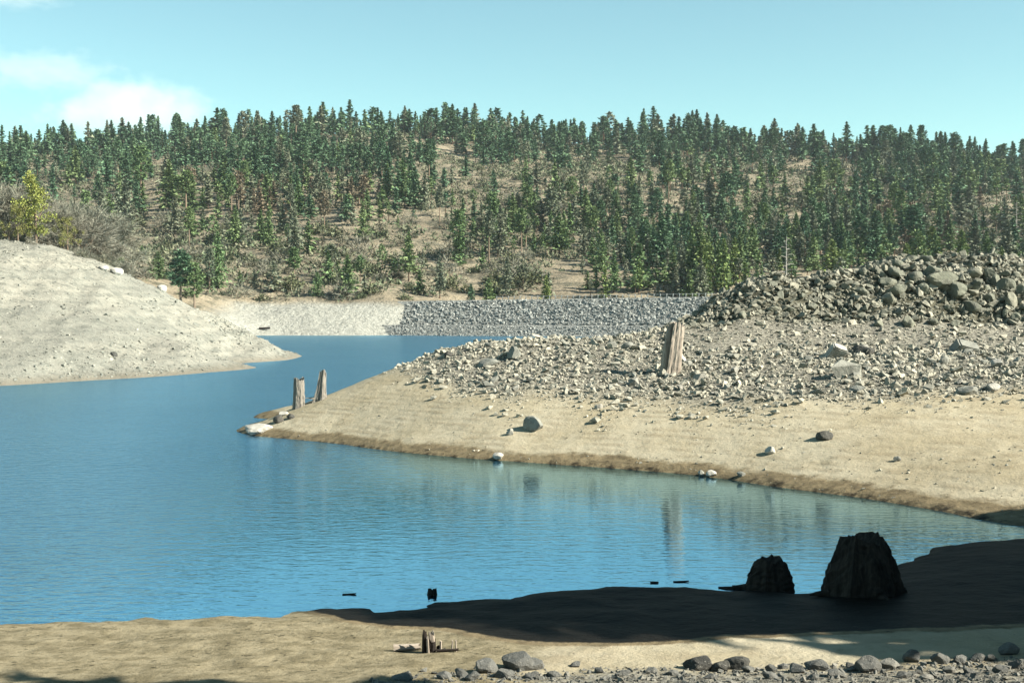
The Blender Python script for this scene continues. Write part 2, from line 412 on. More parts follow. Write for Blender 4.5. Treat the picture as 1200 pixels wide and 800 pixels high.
HC = []
for x in (-420, -300, -200, -100): HC += [(x, 292, 7), (x, 318, 14)]
for px, py in [(355, 393), (420, 393), (480, 392.5)]: HC += [z0(px, py)]
HC += [P(270, 361, 318), P(340, 360, 320), P(420, 358, 320), P(480, 355, 322), (-58, 300, 0), (-70, 303, 5), (-72, 318, 7.5), (-24, 290, -3), (-45, 291, -3), (-58, 289, -2)]
HC += [(x, 306, -2.0) for x in (-8, 10, 40, 80, 130)] + [(x, 334, 7.2) for x in (-15, 10, 40, 80, 130)] + [(220, 306, 5), (330, 306, 9), (220, 334, 10), (330, 334, 14)]
_rpx = np.array([-1200, -600, -200, 0, 120, 250, 430, 560, 700, 800, 900, 1000, 1100, 1200, 1400, 1900])
_rpy = np.array([215, 195, 186, 184, 182, 172, 160, 166, 170, 173, 180, 186, 195, 205, 215, 230])
for px, py in zip(_rpx, _rpy):
    xr, yr, zr = P(px, py, 850)
    for d, f in ((420, .165), (520, .36), (640, .60), (760, .82), (850, 1.0)):
        HC.append(((px - 600) / FPX * d, d, 8 + (zr - 8) * f))
    HC += [(xr, 960, zr - 3), (xr, 1150, zr - 40), (xr, 1500, zr - 100)]
tp_hill = Cached(TPS(HC), -1140, 1140, 284, 1510, 3.0)
def H_hill(x, y):
    x = np.asarray(x, float); y = np.asarray(y, float)
    a = sstep(325, 420, y)
    return tp_hill(x, y) + a * (5.0 * fbm(x / 95, y / 95, 4, 41)) + sstep(306, 325, y) * .8 * fbm(x / 9, y / 9, 3, 44)

def ray_hit(H, px, py, d0, d1, n=220):
    px = np.atleast_1d(np.asarray(px, float)); py = np.atleast_1d(np.asarray(py, float))
    sx = (px - 600) / FPX; sz = (py - HOR) / FPX
    d = np.geomspace(d0, d1, n)
    G = CAMZ - sz[:, None] * d - H(sx[:, None] * d, np.broadcast_to(d, (len(px), n)))
    below = G <= 0
    i = np.where(below.any(1), np.maximum(below.argmax(1), 1), n - 1); k = np.arange(len(px))
    g0, g1 = G[k, i - 1], G[k, i]
    t = np.clip(np.where(below.any(1), g0 / np.maximum(g0 - g1, 1e-6), 1), 0, 1)
    dd = d[i - 1] + (d[i] - d[i - 1]) * t
    return np.c_[sx * dd, dd, CAMZ - sz * dd]

def grid(name, xs_of, ys, H, mat, attrs_fn):
    """rows at ys; xs_of(y) gives the row's x values"""
    X = np.array([xs_of(y) for y in ys]); Y = np.repeat(np.array(ys)[:, None], X.shape[1], 1)
    Z = H(X, Y); nr, nc = X.shape
    i = np.arange(nr * nc).reshape(nr, nc)
    F = np.stack([i[:-1, :-1], i[:-1, 1:], i[1:, 1:], i[1:, :-1]], -1).reshape(-1, 4)
    me = mesh_np(name, np.stack([X, Y, Z], -1).reshape(-1, 3), F, True, attrs_fn(X.ravel(), Y.ravel(), Z.ravel()))
    o = link(name, me, None, mat); o['kind'] = 'structure'
    return o

# ------------------------------------------------------------------ ground, shores, hillside, water
g = bpy.data.meshes.new('ground')
g.from_pydata([(-1290, -290, -6), (1290, -290, -6), (1290, 1590, -6), (-1290, 1590, -6)], [], [(0, 1, 2, 3)])
link('ground', g, None, M['hill'])['kind'] = 'structure'

def shore_attrs(x, y, z):
    r = rubble_amt(x, y) * sstep(40, 46, y)
    n = fbm(x * .6, y * .5, 4, 51)
    wet_or_shade = 1.15 * sstep(.50, .02, z + .16 * n) * sstep(31, 36, y + 0 * x)
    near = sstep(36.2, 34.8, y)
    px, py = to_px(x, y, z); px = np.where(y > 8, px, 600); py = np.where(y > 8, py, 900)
    low = np.interp(px, [250, 340, 400, 450, 560, 640, 740, 800, 860, 950, 1050, 1200, 1400], [700, 716, 726, 735, 747, 754, 757, 752, 746, 745, 741, 735, 730])  # lower border of the painted shade band
    shade_near = near * sstep(5, -6, py - low + 5 * n) * 1.6  # tree shade on the near shore, painted in as near-black ground
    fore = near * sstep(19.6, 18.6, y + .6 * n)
    brown_left = near * sstep(700, 560, px + 40 * n) * .95  # ground browner towards the left of the near shore
    return {'rubble': np.maximum(r, fore), 'wet_or_shade': np.maximum(wet_or_shade * (1 - near), shade_near), 'brown_left': brown_left, 'soil': mound_amt(x, y)}
ys = np.r_[np.linspace(-10, 12, 14)[:-1], np.geomspace(12, 160, 470)]
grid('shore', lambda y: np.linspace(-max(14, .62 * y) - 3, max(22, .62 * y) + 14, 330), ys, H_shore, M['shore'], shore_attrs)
grid('left_bank', lambda y: np.linspace(-120, -18, 230), np.linspace(80, 300, 380), H_left, M['bank'],
     lambda x, y, z: {'wet_or_shade': sstep(.75, .1, z + .2 * fbm(x * .4, y * .2, 3, 8))})
def hill_bare(x, y, z):
    return {'bare': sstep(9.3, 6.6, z + 1.2 * fbm(x / 7, y / 7, 3, 9)) * sstep(-75, -66, x) * sstep(326, 321, y) * (x < 30)}
hys = np.r_[np.linspace(288, 335, 60)[:-1], np.geomspace(335, 1500, 220)]
grid('hillside', lambda y: np.linspace(-max(.75 * y, 240), max(.75 * y, 240), 270), hys, H_hill, M['hill'], hill_bare)

def water_material():
    m = bpy.data.materials.new('lake_water'); m.use_nodes = True; nt = m.node_tree; nt.nodes.clear()
    out = nt.nodes.new('ShaderNodeOutputMaterial'); p = pos_n(nt)
    gl = nt.nodes.new('ShaderNodeBsdfGlossy'); gl.inputs['Color'].default_value = (.42, .665, .82, 1)
    df = nt.nodes.new('ShaderNodeBsdfDiffuse'); df.inputs['Color'].default_value = (.002, .026, .052, 1)
    lw = nd(nt, 'LayerWeight', Blend=.5)
    mx = nt.nodes.new('ShaderNodeMixShader')
    nt.links.new(df.outputs[0], mx.inputs[1]); nt.links.new(gl.outputs[0], mx.inputs[2])
    nt.links.new(ramp(nt, lw.outputs['Facing'], .22, .92), mx.inputs[0]); nt.links.new(mx.outputs[0], out.inputs[0])
    w1 = noise_n(nt, scaled(nt, p, (1.5, 3.6, 1)), 1.0, 3, .5)
    w2 = noise_n(nt, scaled(nt, p, (5.5, 13, 1)), 1.0, 2, .5)
    w3 = noise_n(nt, scaled(nt, p, (.05, .05, 1)), 1.0, 3, .5)
    amp = ramp(nt, w3, .32, .62)
    # sheltered water in the inlet lies calmer
    sx = nt.nodes.new('ShaderNodeSeparateXYZ'); nt.links.new(p, sx.inputs[0])
    calm = math_n(nt, 'MULTIPLY', ramp(nt, math_n(nt, 'ADD', sx.outputs[0], math_n(nt, 'MULTIPLY', sx.outputs[1], -.10)), -19, -7), ramp(nt, sx.outputs[1], 66, 56))
    live = math_n(nt, 'SUBTRACT', 1.0, math_n(nt, 'MULTIPLY', calm, .89))
    amp2 = math_n(nt, 'MULTIPLY', math_n(nt, 'ADD', math_n(nt, 'MULTIPLY', amp, .25), .75), live)
    rg = nd(nt, 'MapRange'); nt.links.new(live, rg.inputs[0]); rg.inputs['From Min'].default_value = .1; rg.inputs['To Min'].default_value = .05; rg.inputs['To Max'].default_value = .21
    nt.links.new(rg.outputs[0], gl.inputs['Roughness'])
    h = math_n(nt, 'MULTIPLY', math_n(nt, 'ADD', math_n(nt, 'MULTIPLY', w1, .6), math_n(nt, 'MULTIPLY', w2, .13)), amp2)
    bp = nd(nt, 'Bump', Strength=1.0, Distance=.17); nt.links.new(h, bp.inputs['Height'])
    nt.links.new(bp.outputs[0], gl.inputs['Normal']); nt.links.new(bp.outputs[0], lw.inputs['Normal'])
    return m
w = bpy.data.meshes.new('water')
w.from_pydata([(-700, 12, 0), (500, 12, 0), (500, 330, 0), (-700, 330, 0)], [], [(0, 1, 2, 3)])
link('water', w, None, water_material())['kind'] = 'structure'

# ------------------------------------------------------------------ clouds, far beyond the ridge
def cloud(px0, px1, py0, py1, d, dens, thr, seed, lab, scale=2.2):
    m = bpy.data.materials.new('cloud_vapour'); m.use_nodes = True; nt = m.node_tree; nt.nodes.clear()
    out = nt.nodes.new('ShaderNodeOutputMaterial'); pv = nt.nodes.new('ShaderNodeVolumePrincipled')
    pv.inputs['Color'].default_value = (.98, .98, .98, 1); pv.inputs['Anisotropy'].default_value = .1
    o_ = obj_n(nt); ln = nt.nodes.new('ShaderNodeVectorMath'); ln.operation = 'LENGTH'; nt.links.new(o_, ln.inputs[0])
    mp = nt.nodes.new('ShaderNodeMapping'); mp.inputs['Location'].default_value = (seed, seed * .3, 0); mp.inputs['Scale'].default_value = (1.6, 1.0, .8); nt.links.new(o_, mp.inputs[0])
    n = noise_n(nt, mp.outputs[0], scale, 6, .55)
    v = math_n(nt, 'ADD', math_n(nt, 'MULTIPLY', math_n(nt, 'SUBTRACT', n, .5), 2.2), math_n(nt, 'MULTIPLY', math_n(nt, 'SUBTRACT', 1.0, ln.outputs['Value']), 1.4))
    nt.links.new(math_n(nt, 'MULTIPLY', ramp(nt, v, thr, thr + .55), dens), pv.inputs['Density'])
    nt.links.new(pv.outputs[0], out.inputs['Volume'])
    a, b = P(px0, py0, d), P(px1, py1, d)
    bm = bmesh.new(); bmesh.ops.create_icosphere(bm, subdivisions=4, radius=1.0); me = bpy.data.meshes.new('cloud'); bm.to_mesh(me); bm.free()
    o = link('cloud', me, None, m); w_ = (b[0] - a[0]) / 2; o.location = ((a[0] + b[0]) / 2, d, (a[2] + b[2]) / 2); o.scale = (w_, w_ * .6, (a[2] - b[2]) / 2)
    tag(o, lab, 'cloud')
cloud(20, 278, 82, 178, 5000, .0022, .26, 3.0, 'rounded white cloud rising behind the left ridge')
cloud(-60, 165, 52, 118, 5600, .0011, .30, 8.0, 'thin soft cloud streak at the left edge of the sky', 2.6)
cloud(-80, 110, -22, 18, 5600, .0012, .35, 12.0, 'faint cloud wisp in the top left corner', 2.6)

# ------------------------------------------------------------------ rock shapes
def hull_rock(n, seed, flat=.7, jitter=.25):
    r = np.random.default_rng(seed)
    v = r.normal(size=(n, 3)); v /= np.linalg.norm(v, axis=1)[:, None]
    v *= (1 - jitter * r.random((n, 1)))
    v *= np.array([1, r.uniform(.65, .95), flat * r.uniform(.75, 1.15)])
    bm = bmesh.new()
    for p in v: bm.verts.new(p)
    bmesh.ops.convex_hull(bm, input=bm.verts)
    for q in [q for q in bm.verts if not q.link_faces]: bm.verts.remove(q)
    bm.verts.ensure_lookup_table(); bm.verts.index_update()
    V = np.array([q.co[:] for q in bm.verts]); F = np.array([[q.index for q in f.verts] for f in bm.faces if len(f.verts) == 3])
    bm.free()
    return V, F
def boulder_mesh(name, seed, mat, flat=.75, cuts=9, sub=3, rough=.08):
    """a rounded block with a few broken faces"""
    r = np.random.default_rng(seed)
    bm = bmesh.new(); bmesh.ops.create_icosphere(bm, subdivisions=sub, radius=1.0)
    pl = []
    for k in range(cuts):
        n = r.normal(size=3); n /= np.linalg.norm(n); pl.append((n, r.uniform(.55, .88)))
    sc = np.array([1, r.uniform(.7, .95), flat * r.uniform(.85, 1.15)])
    for v in bm.verts:
        c = np.array(v.co)
        for n, d in pl:
            t = c @ n
            if t > d: c = c - n * (t - d) * .93
        k = 1 + rough * math.sin(c[0] * 5.1 + seed) * math.sin(c[1] * 4.3 + 2 * seed) + rough * .6 * math.sin(c[2] * 11 + seed) * math.sin(c[0] * 9.7)
        v.co = c * k * sc
    me = bpy.data.meshes.new(name); bm.to_mesh(me); bm.free()
    for p in me.polygons: p.use_smooth = False
    me.materials.append(mat)
    return me
def hull_mesh(name, n, seed, mat, flat=.7):
    V, F = hull_rock(n, seed, flat); me = mesh_np(name, V, F); me.materials.append(mat); return me

small_rocks = [hull_rock(7 + (i % 3), 100 + i, .75) for i in range(14)]
def scatter_mesh(name, pts, size, protos, seed, squash=None, sink=.25):
    """one mesh of many stones (a mass nobody could count)"""
    r = np.random.default_rng(seed); which = r.integers(0, len(protos), len(pts)); Vs, Fs = [], []; off = 0
    for k, (V, F) in enumerate(protos):
        idx = np.where(which == k)[0]
        if not len(idx): continue
        n = len(idx); a = r.uniform(0, 6.283, n); tl = r.normal(0, .35, n)
        s = size[idx][:, None, None]
        W = np.repeat(V[None], n, 0) * s * r.uniform(.8, 1.2, (n, 1, 3))
        ct, st = np.cos(tl)[:, None], np.sin(tl)[:, None]
        y = W[:, :, 1] * ct - W[:, :, 2] * st; z = W[:, :, 1] * st + W[:, :, 2] * ct
        ca, sa = np.cos(a)[:, None], np.sin(a)[:, None]
        x2 = W[:, :, 0] * ca - y * sa; y2 = W[:, :, 0] * sa + y * ca
        Q = np.stack([x2, y2, z + s[:, :, 0] * (.6 - (sink + .22 * r.random((n, 1))) * 1.6)], -1) + pts[idx][:, None, :]
        Vs.append(Q.reshape(-1, 3)); Fs.append((F[None] + (np.arange(n) * len(V))[:, None, None] + off).reshape(-1, 3)); off += n * len(V)
    return mesh_np(name, np.concatenate(Vs), np.concatenate(Fs))
def powerlaw(n, a, b, k, r):
    u = r.random(n); return (a ** (1 - k) + u * (b ** (1 - k) - a ** (1 - k))) ** (1 / (1 - k))

# ---- loose stones of the point, the left bank, the foreground (masses)
r = np.random.default_rng(21)
N = 190000
x = r.uniform(-8, 42, N); y = r.uniform(42, 94, N)
px, py = to_px(x, y, 2.0)
ru = rubble_amt(x, y, 4.0); zz = H_shore(x, y); mo = mound_amt(x, y)
dens = .66 * ru ** 1.5 + .20 * ru ** 1.5 * sstep(-.2, .5, fbm(x * .25, y * .2, 3, 61))
dm = y - np.interp(px, _mpx, _md); track = sstep(-4.5, -3.5, dm) * sstep(.6, -.2, dm) * (px > 790)                 # the level strip below the mound carries few stones
dens = np.where(mo > .3, .95 * (y < 82), dens * (1 - .55 * track))
ok = (r.random(N) < dens) & (zz > .1) & (px < 1330) & (px > 380)
x, y, zz, mo = x[ok], y[ok], zz[ok], mo[ok]
sz = powerlaw(len(x), .038, .32, 2.45, r)
on = mo > .3; sm = powerlaw(int(on.sum()), .06, .42, 2.1, r)
o = link('mound_rubble', scatter_mesh('mound_rubble', np.c_[x, y, zz][on], sm, small_rocks, 8, sink=.16), None, M['mound_stone'])
tag(o, 'loose olive grey rubble heaped over the mound', 'rubble', kind='stuff')
x, y, zz, sz = x[~on], y[~on], zz[~on], sz[~on]
o = link('rubble_stones', scatter_mesh('rubble_stones', np.c_[x, y, zz], sz, small_rocks, 1, sink=.14), None, M['stone'])
tag(o, 'loose pale grey rubble covering the upper half of the point', 'rubble', kind='stuff')
# pebbles strewn on the sand of the point
N = 1500
px = r.uniform(330, 1230, N); py = r.uniform(455, 612, N)
h = ray_hit(H_shore, px, py, 30, 90)
ok = (h[:, 2] > .06) & (h[:, 1] < 66) & (r.random(N) < .35 + .65 * sstep(-.1, .4, fbm(h[:, 0] * .3, h[:, 1] * .2, 3, 71)))
h = h[ok]; h[:, 2] = H_shore(h[:, 0], h[:, 1])
o = link('beach_pebbles', scatter_mesh('beach_pebbles', h, powerlaw(len(h), .025, .13, 2.6, r), small_rocks, 2), None, M['stone'])
tag(o, 'small pebbles strewn over the tan sand of the point', 'pebbles', kind='stuff')
N = 34000
x = r.uniform(-75, -24, N); y = r.uniform(98, 175, N); zz = H_left(x, y)
dn = .22 + .78 * sstep(-.15, .45, fbm(x * .12, y * .06, 3, 81))
ok = (zz > .15) & (r.random(N) < dn)
x, y, zz = x[ok], y[ok], zz[ok]
o = link('bank_stones', scatter_mesh('bank_stones', np.c_[x, y, zz], powerlaw(len(x), .07, .42, 2.9, r), small_rocks, 3), None, M['bank_stone'])
tag(o, 'loose stones lying over the pale gravel bank on the left', 'stones', kind='stuff')
N = 9000
px = r.uniform(430, 1230, N); py = r.uniform(772, 830, N)
edge = np.interp(px, [430, 480, 560, 640, 760, 900, 1050, 1200, 1230], [800, 793, 788, 790, 785, 783, 778, 768, 766])
ok = py > edge + r.uniform(-4, 8, N); px, py = px[ok], py[ok]
h = ray_hit(H_shore, px, py, 12, 32); h[:, 2] = H_shore(h[:, 0], h[:, 1])
o = link('foreground_gravel', scatter_mesh('foreground_gravel', h, powerlaw(len(h), .015, .10, 2.0, r), small_rocks, 4), None, M['fore_gravel'])
tag(o, 'grey gravel strewn along the bottom edge of the near shore', 'gravel', kind='stuff')

# ---- single rocks
def rock(name, mesh, loc, size, rot, label, cat='rock', group=None, sink=.25):
    o = link(name, mesh); sz = size if hasattr(size, '__len__') else (size,) * 3
    o.scale = sz; o.rotation_euler = rot
    o.location = (loc[0], loc[1], loc[2] + sz[2] * (.62 - sink * 1.4))
    return tag(o, label, cat, group)
def at(H, px, py, d0, d1):
    return ray_hit(H, px, py, d0, d1)[0]
STN = [boulder_mesh('stone_block', 300 + i, M['stone_obj'], .72, 13, 3, .05) for i in range(7)]
MND = [boulder_mesh('mound_block', 330 + i, M['mound_obj'], .78, 11, 3, .07) for i in range(7)]
DRK = [boulder_mesh('dark_block', 360 + i, M['dark_stone'], .72, 9, 3, .06) for i in range(3)]
FOR = [boulder_mesh('fore_block', 380 + i, M['fore_stone'], .70, 10, 3, .06) for i in range(7)]
WHT = [boulder_mesh('white_block', 400 + i, M['white_stone'], .6, 12, 3, .05) for i in range(3)]
def slab_mesh(name, seed, mat):
    r = np.random.default_rng(seed); bm = bmesh.new(); bmesh.ops.create_cube(bm, size=1.7)
    bmesh.ops.bevel(bm, geom=bm.edges[:], offset=.12, segments=2, affect='EDGES')
    bmesh.ops.subdivide_edges(bm, edges=bm.edges[:], cuts=1, use_grid_fill=True)
    for v in bm.verts:
        c = v.co; f = 1 + .10 * math.sin(c.x * 2.3 + seed) * math.sin(c.y * 2.1 + seed * 2)
        v.co = Vector((c.x * f + .16 * c.z, c.y * f * .8, c.z * (.95 + .18 * math.sin(c.x * 1.3 + seed)))) + Vector(r.normal(0, .018, 3))
    me = bpy.data.meshes.new(name); bm.to_mesh(me); bm.free(); me.materials.append(mat); return me
PALE = stone_material('pale_slab', (.27, .265, .225), (.25, .25, .215), (.29, .28, .23), False, 2)
SLB = [hull_mesh('stone_slab', 9, 905, PALE, .9)] + [slab_mesh('stone_slab', 5 + i, M['white_stone'] if i == 0 else M['stone_obj']) for i in range(3)]
# hand placed: px, py (foot), width px, height px, mesh, label
hand = [
    (625, 503, 25, 21, STN[0], 'biggest round grey boulder standing alone on the tan sand', 'boulder'),
    (598, 509, 9, 9, STN[1], 'small pale rock just left of the lone round boulder', 'rock'),
    (584, 537, 13, 10, WHT[0], 'white rock sitting at the waterline below the lone boulder', 'rock'),
    (823, 558, 10, 9, STN[2], 'dark half of the rock pair at the waterline', 'rock'),
    (834, 557, 12, 9, WHT[1], 'white half of the rock pair at the waterline', 'rock'),
    (869, 558, 11, 7, STN[3], 'single pale rock at the waterline right of the rock pair', 'rock'),
    (904, 531, 14, 11, WHT[2], 'pointed white and grey rock on the lower sand', 'rock'),
    (967, 514, 19, 11, DRK[0], 'dark green grey boulder alone on the pale sand', 'boulder'),
    (1053, 540, 10, 7, STN[5], 'small dark rock alone on the sand at right', 'rock'),
    (602, 418, 22, 15, STN[4], 'brownish round boulder at the top of the rubble', 'boulder'),
    (571, 429, 26, 12, STN[5], 'flat brownish boulder below the round one on the rubble', 'boulder'),
    (525, 418, 12, 10, DRK[1], 'dark rock on the left edge of the rubble against the water', 'rock'),
    (994, 441, 40, 27, SLB[0], 'big tilted pale slab lying on the rubble slope', 'slab'),
    (979, 419, 17, 20, SLB[1], 'upright grey block behind the tilted slab', 'block'),
    (1013, 415, 30, 15, DRK[2], 'dark block to the right behind the tilted slab', 'block'),
    (1130, 412, 26, 14, SLB[2], 'hollow topped grey boulder on the right rubble slope', 'boulder'),
    (1169, 430, 16, 15, WHT[1], 'pale upright rock near the right edge of the rubble', 'rock'),
    (1136, 461, 29, 13, STN[6], 'long pale boulder at the foot of the rubble', 'boulder'),
    (1164, 457, 16, 11, WHT[2], 'pale round rock right of the long boulder', 'rock'),
    (1106, 428, 14, 16, STN[3], 'greenish upright rock left of the hollow boulder', 'rock'),
    (735, 408, 15, 10, STN[0], 'grey rock on the rubble left of the weathered snag', 'rock'),
    (702, 478, 10, 6, STN[4], 'small grey stone below the edge of the rubble', 'rock'),
    (798, 424, 15, 12, WHT[0], 'pale rock leaning against the foot of the tall stump', 'rock'),
    (806, 428, 11, 8, STN[3], 'grey rock at the right of the tall stump', 'rock'),
]
for px, py, wpx, hpx, me, lab, cat in hand:
    p = at(H_shore, px, py, 30, 125); k = p[1] / FPX
    p[2] = H_shore(p[0], p[1])
    rock('boulder' if cat == 'boulder' else ('stone_' + cat if cat in ('slab', 'block') else 'rock'), me, (p[0], p[1], p[2]), (wpx * k * .60, wpx * k * .55, hpx * k * .80),
         (random.uniform(-.2, .2), random.uniform(-.2, .2), random.uniform(0, 6)) if me not in SLB else (.5, .35, .15), lab, cat)
# boulders of the mound
mound_list = [(1012, 317, 14, 12), (1036, 314, 14, 10), (1050, 309, 16, 13), (1068, 306, 18, 18), (1085, 305, 20, 18), (1102, 308, 18, 13), (1112, 312, 16, 12), (1140, 322, 36, 20), (1158, 322, 16, 18),
              (1166, 330, 14, 20), (1178, 335, 24, 26), (1126, 316, 16, 12), (1093, 318, 26, 18), (1104, 330, 44, 24), (1075, 324, 26, 16), (1120, 342, 40, 24), (1082, 340, 16, 18),
              (1050, 318, 24, 14), (1040, 330, 24, 16), (1052, 340, 28, 18), (1142, 334, 22, 16), (1156, 336, 12, 9), (1190, 322, 16, 12), (1197, 340, 20, 18), (1184, 352, 16, 26),
              (1040, 352, 20, 26), (1064, 378, 18, 19), (1140, 360, 30, 18), (1190, 372, 16, 16), (1178, 366, 12, 12), (1110, 360, 15, 9), (1010, 340, 20, 14), (995, 330, 16, 10), (975, 335, 14, 10),
              (958, 330, 14, 12), (940, 345, 13, 10), (915, 345, 16, 14), (925, 362, 15, 11), (950, 358, 16, 14), (905, 360, 18, 12), (885, 352, 14, 10), (870, 368, 16, 14), (850, 365, 14, 10), (835, 372, 14, 10),
              (890, 378, 14, 9), (970, 372, 11, 7), (990, 362, 11, 9), (1010, 368, 13, 7), (1030, 378, 16, 10), (1092, 376, 16, 10), (1120, 378, 18, 10), (1160, 348, 18, 14), (1205, 360, 20, 16), (1215, 330, 20, 18)]
for i, (px, py, wpx, hpx) in enumerate(mound_list):
    if px < 1000: wpx, hpx = wpx * .85, hpx * .85
    p = at(H_shore, px, py + 3, 50, 100)
    if p[1] > 97: p = np.array(Q(px, py + 3))
    k = p[1] / FPX
    z = H_shore(p[0], p[1])
    rock('boulder', MND[i % 7], (p[0], p[1], float(z)), (wpx * k * .52, wpx * k * .50, hpx * k * .66), (random.uniform(-.4, .4), random.uniform(-.4, .4), random.uniform(0, 6)),
         'rounded lichen grey boulder ' + ('on the top edge of the rubble mound' if py < 325 and px > 1000 else 'in the left shoulder of the rubble mound' if px < 1000 else 'in the face of the rubble mound'), 'boulder', 'boulders of the rubble mound', .30)
# angular rocks of the slope under the mound
r = np.random.default_rng(31); cnt = 0
ANG = [hull_mesh('angular_rock', 16, 500 + i, M['stone_obj'], .75) for i in range(9)]
while cnt < 112:
    px, py = r.uniform(560, 1200), r.uniform(396, 462)
    p = at(H_shore, px, py, 42, 100)
    if rubble_amt(p[0], p[1]) < .7 or mound_amt(p[0], p[1]) > .2 or (px > 800 and p[1] > np.interp(px, _mpx, _md) - 4): continue
    s = powerlaw(1, .16, .42, 2.2, r)[0]; z = float(H_shore(p[0], p[1]))
    rock('rock', ANG[cnt % 9], (p[0], p[1], z), (s, s * r.uniform(.7, 1), s * r.uniform(.7, 1)), tuple(r.uniform(-.5, .5, 2)) + (r.uniform(0, 6),),
         'angular grey rock in the rubble of the point, ' + ('left of the tall stump' if px < 770 else 'between stump and slab' if px < 960 else 'right of the slab'), 'rock', 'rocks of the rubble slope'); cnt += 1
# rocks at the tip of the point, two black gaps between them
for px, py, wpx, hpx, me, lab in [
    (301, 506, 34, 14, WHT[0], 'long white rock at the very tip of the point'), (292, 503, 14, 9, WHT[1], 'small white rock half in water at the tip'),
    (327, 494, 16, 10, DRK[0], 'black rock behind the white tip rock'), (340, 490, 12, 8, DRK[1], 'smaller black rock next to the twin stumps'),
    (332, 486, 14, 6, WHT[2], 'flat pale rock lying above the black rocks')]:
    p = at(H_shore, px, py, 45, 72); k = p[1] / FPX
    rock('rock', me, (p[0], p[1], float(H_shore(p[0], p[1]))), (wpx * k * .55, wpx * k * .5, hpx * k * .75), (0, 0, .3 if wpx > 30 else 2), lab)
# pale rocks on the crest of the left bank
for px, py, wpx, hpx, lab in [(122, 313, 12, 7, 'small white rock on the crest of the left bank'), (137, 318, 16, 10, 'white boulder on the crest of the left bank'),
                              (190, 338, 12, 10, 'pointed white rock on the left bank below the green pines'), (133, 414, 8, 6, 'dark stone alone in the middle of the left bank')]:
    p = at(H_left, px, py + 3, 100, 175); k = p[1] / FPX
    rock('rock', (WHT if 'white' in lab else DRK)[0], (p[0], p[1], float(H_left(p[0], p[1]))), (wpx * k * .6, wpx * k * .6, hpx * k * .85), (0, .1, 1.0), lab)
# row of rocks along the bottom of the picture
fore = [(568, 789, 34, 22, 'dark pointed rock left in the cluster on the near shore'), (606, 786, 44, 26, 'large grey boulder crowning the cluster on the near shore'), (626, 786, 30, 20, 'grey rock behind the large boulder of the cluster'),
        (590, 796, 26, 14, None), (625, 797, 22, 12, None), (470, 799, 36, 10, 'flat pale slab at the bottom edge under the driftwood'), (540, 795, 22, 12, None), (520, 797, 20, 12, None), (552, 799, 24, 12, None),
        (675, 783, 16, 9, None), (702, 790, 16, 8, None), (734, 792, 18, 8, None), (765, 790, 18, 9, None),
        (819, 786, 42, 22, 'black boulder at the left end of the rock row'), (847, 788, 24, 16, 'brownish rock between the two black boulders'), (864, 785, 36, 16, 'low black boulder right of the first black one'),
        (880, 789, 18, 10, None), (905, 788, 16, 10, None), (938, 790, 26, 14, None), (960, 786, 34, 16, 'dark flat boulder in the middle of the rock row'), (982, 795, 30, 12, 'whitish flat rock at the bottom edge in the row'),
        (1018, 788, 40, 24, 'pale grey pointed boulder in the rock row'), (1045, 785, 24, 14, None), (1072, 777, 24, 22, 'mossy upright boulder with pale top at right of the row'), (1104, 779, 26, 16, 'olive round boulder right of the mossy one'),
        (1130, 778, 22, 14, None), (1150, 776, 20, 12, None), (1166, 776, 18, 10, None), (1185, 768, 28, 18, 'brown boulder at the right edge above the row'), (1115, 790, 16, 10, None), (1140, 792, 18, 10, None), (1175, 790, 20, 12, None), (1195, 785, 22, 14, None),
        (835, 797, 18, 8, None), (905, 797, 20, 10, None), (955, 798, 16, 8, None), (1060, 796, 16, 9, None), (1090, 798, 20, 9, None), (648, 795, 20, 9, None), (1000, 784, 14, 8, None), (920, 785, 14, 9, None), (790, 793, 14, 8, None)]
for i, (px, py, wpx, hpx, lab) in enumerate(fore):
    p = at(H_shore, px, min(py, 815), 10, 40); k = p[1] / FPX
    me = DRK[i % 3] if lab and 'black' in lab else FOR[i % 7]
    rock('boulder' if lab and 'boulder' in lab else 'rock', me, (p[0], p[1], float(H_shore(p[0], p[1]))), (wpx * k * .52, wpx * k * .46, hpx * k * .74), (random.uniform(-.3, .3), random.uniform(-.3, .3), random.uniform(-.8, .8)),
         lab or 'small grey rock in the near shore rock row, ' + ('left of the first black boulder' if px < 800 else 'middle of the row' if px < 1050 else 'right end of the row'), 'boulder' if lab and 'boulder' in lab else 'rock', None if lab else 'rocks along the near shore', .22)

# ------------------------------------------------------------------ the dam
DA, DB = np.array([-25.5, 301.0]), np.array([120.0, 246.0])
def dam_pt(u, off, z):
    p = DA + (DB - DA) * u; n = np.array([-(DB - DA)[1], (DB - DA)[0]]); n /= np.linalg.norm(n)
    return np.array([p[0] + n[0] * off, p[1] + n[1] * off, z])
def dam_profile(u):
    zc = 8.3 + 1.6 * u
    return [(-4, -2), (0, -.05), (5.0, 2.3), (8.0, 2.45), (19.0, zc - .25), (19.6, zc), (25, zc), (27, zc - 1.5), (44, -2)]
us = np.linspace(-.07, 1, 64); rows = [[dam_pt(u, a, b) for a, b in dam_profile(u)] for u in us]
for j in range(len(rows[0])): rows[0][j][0] += .0
Vd = np.array(rows).reshape(-1, 3); npf = len(rows[0]); ii = np.arange(len(Vd)).reshape(len(us), npf)
Fd = np.stack([ii[:-1, :-1], ii[1:, :-1], ii[1:, 1:], ii[:-1, 1:]], -1).reshape(-1, 4)
m, nt, b = new_mat('dam_fill'); p = pos_n(nt)
n1 = noise_n(nt, p, 1.5, 6, .7)
nt.links.new(mixc(nt, ramp(nt, n1, .35, .65), (.11, .118, .112), (.19, .195, .18)), b.inputs['Base Color']); b.inputs['Roughness'].default_value = .95
bump_n(nt, b, n1, 1, .5)
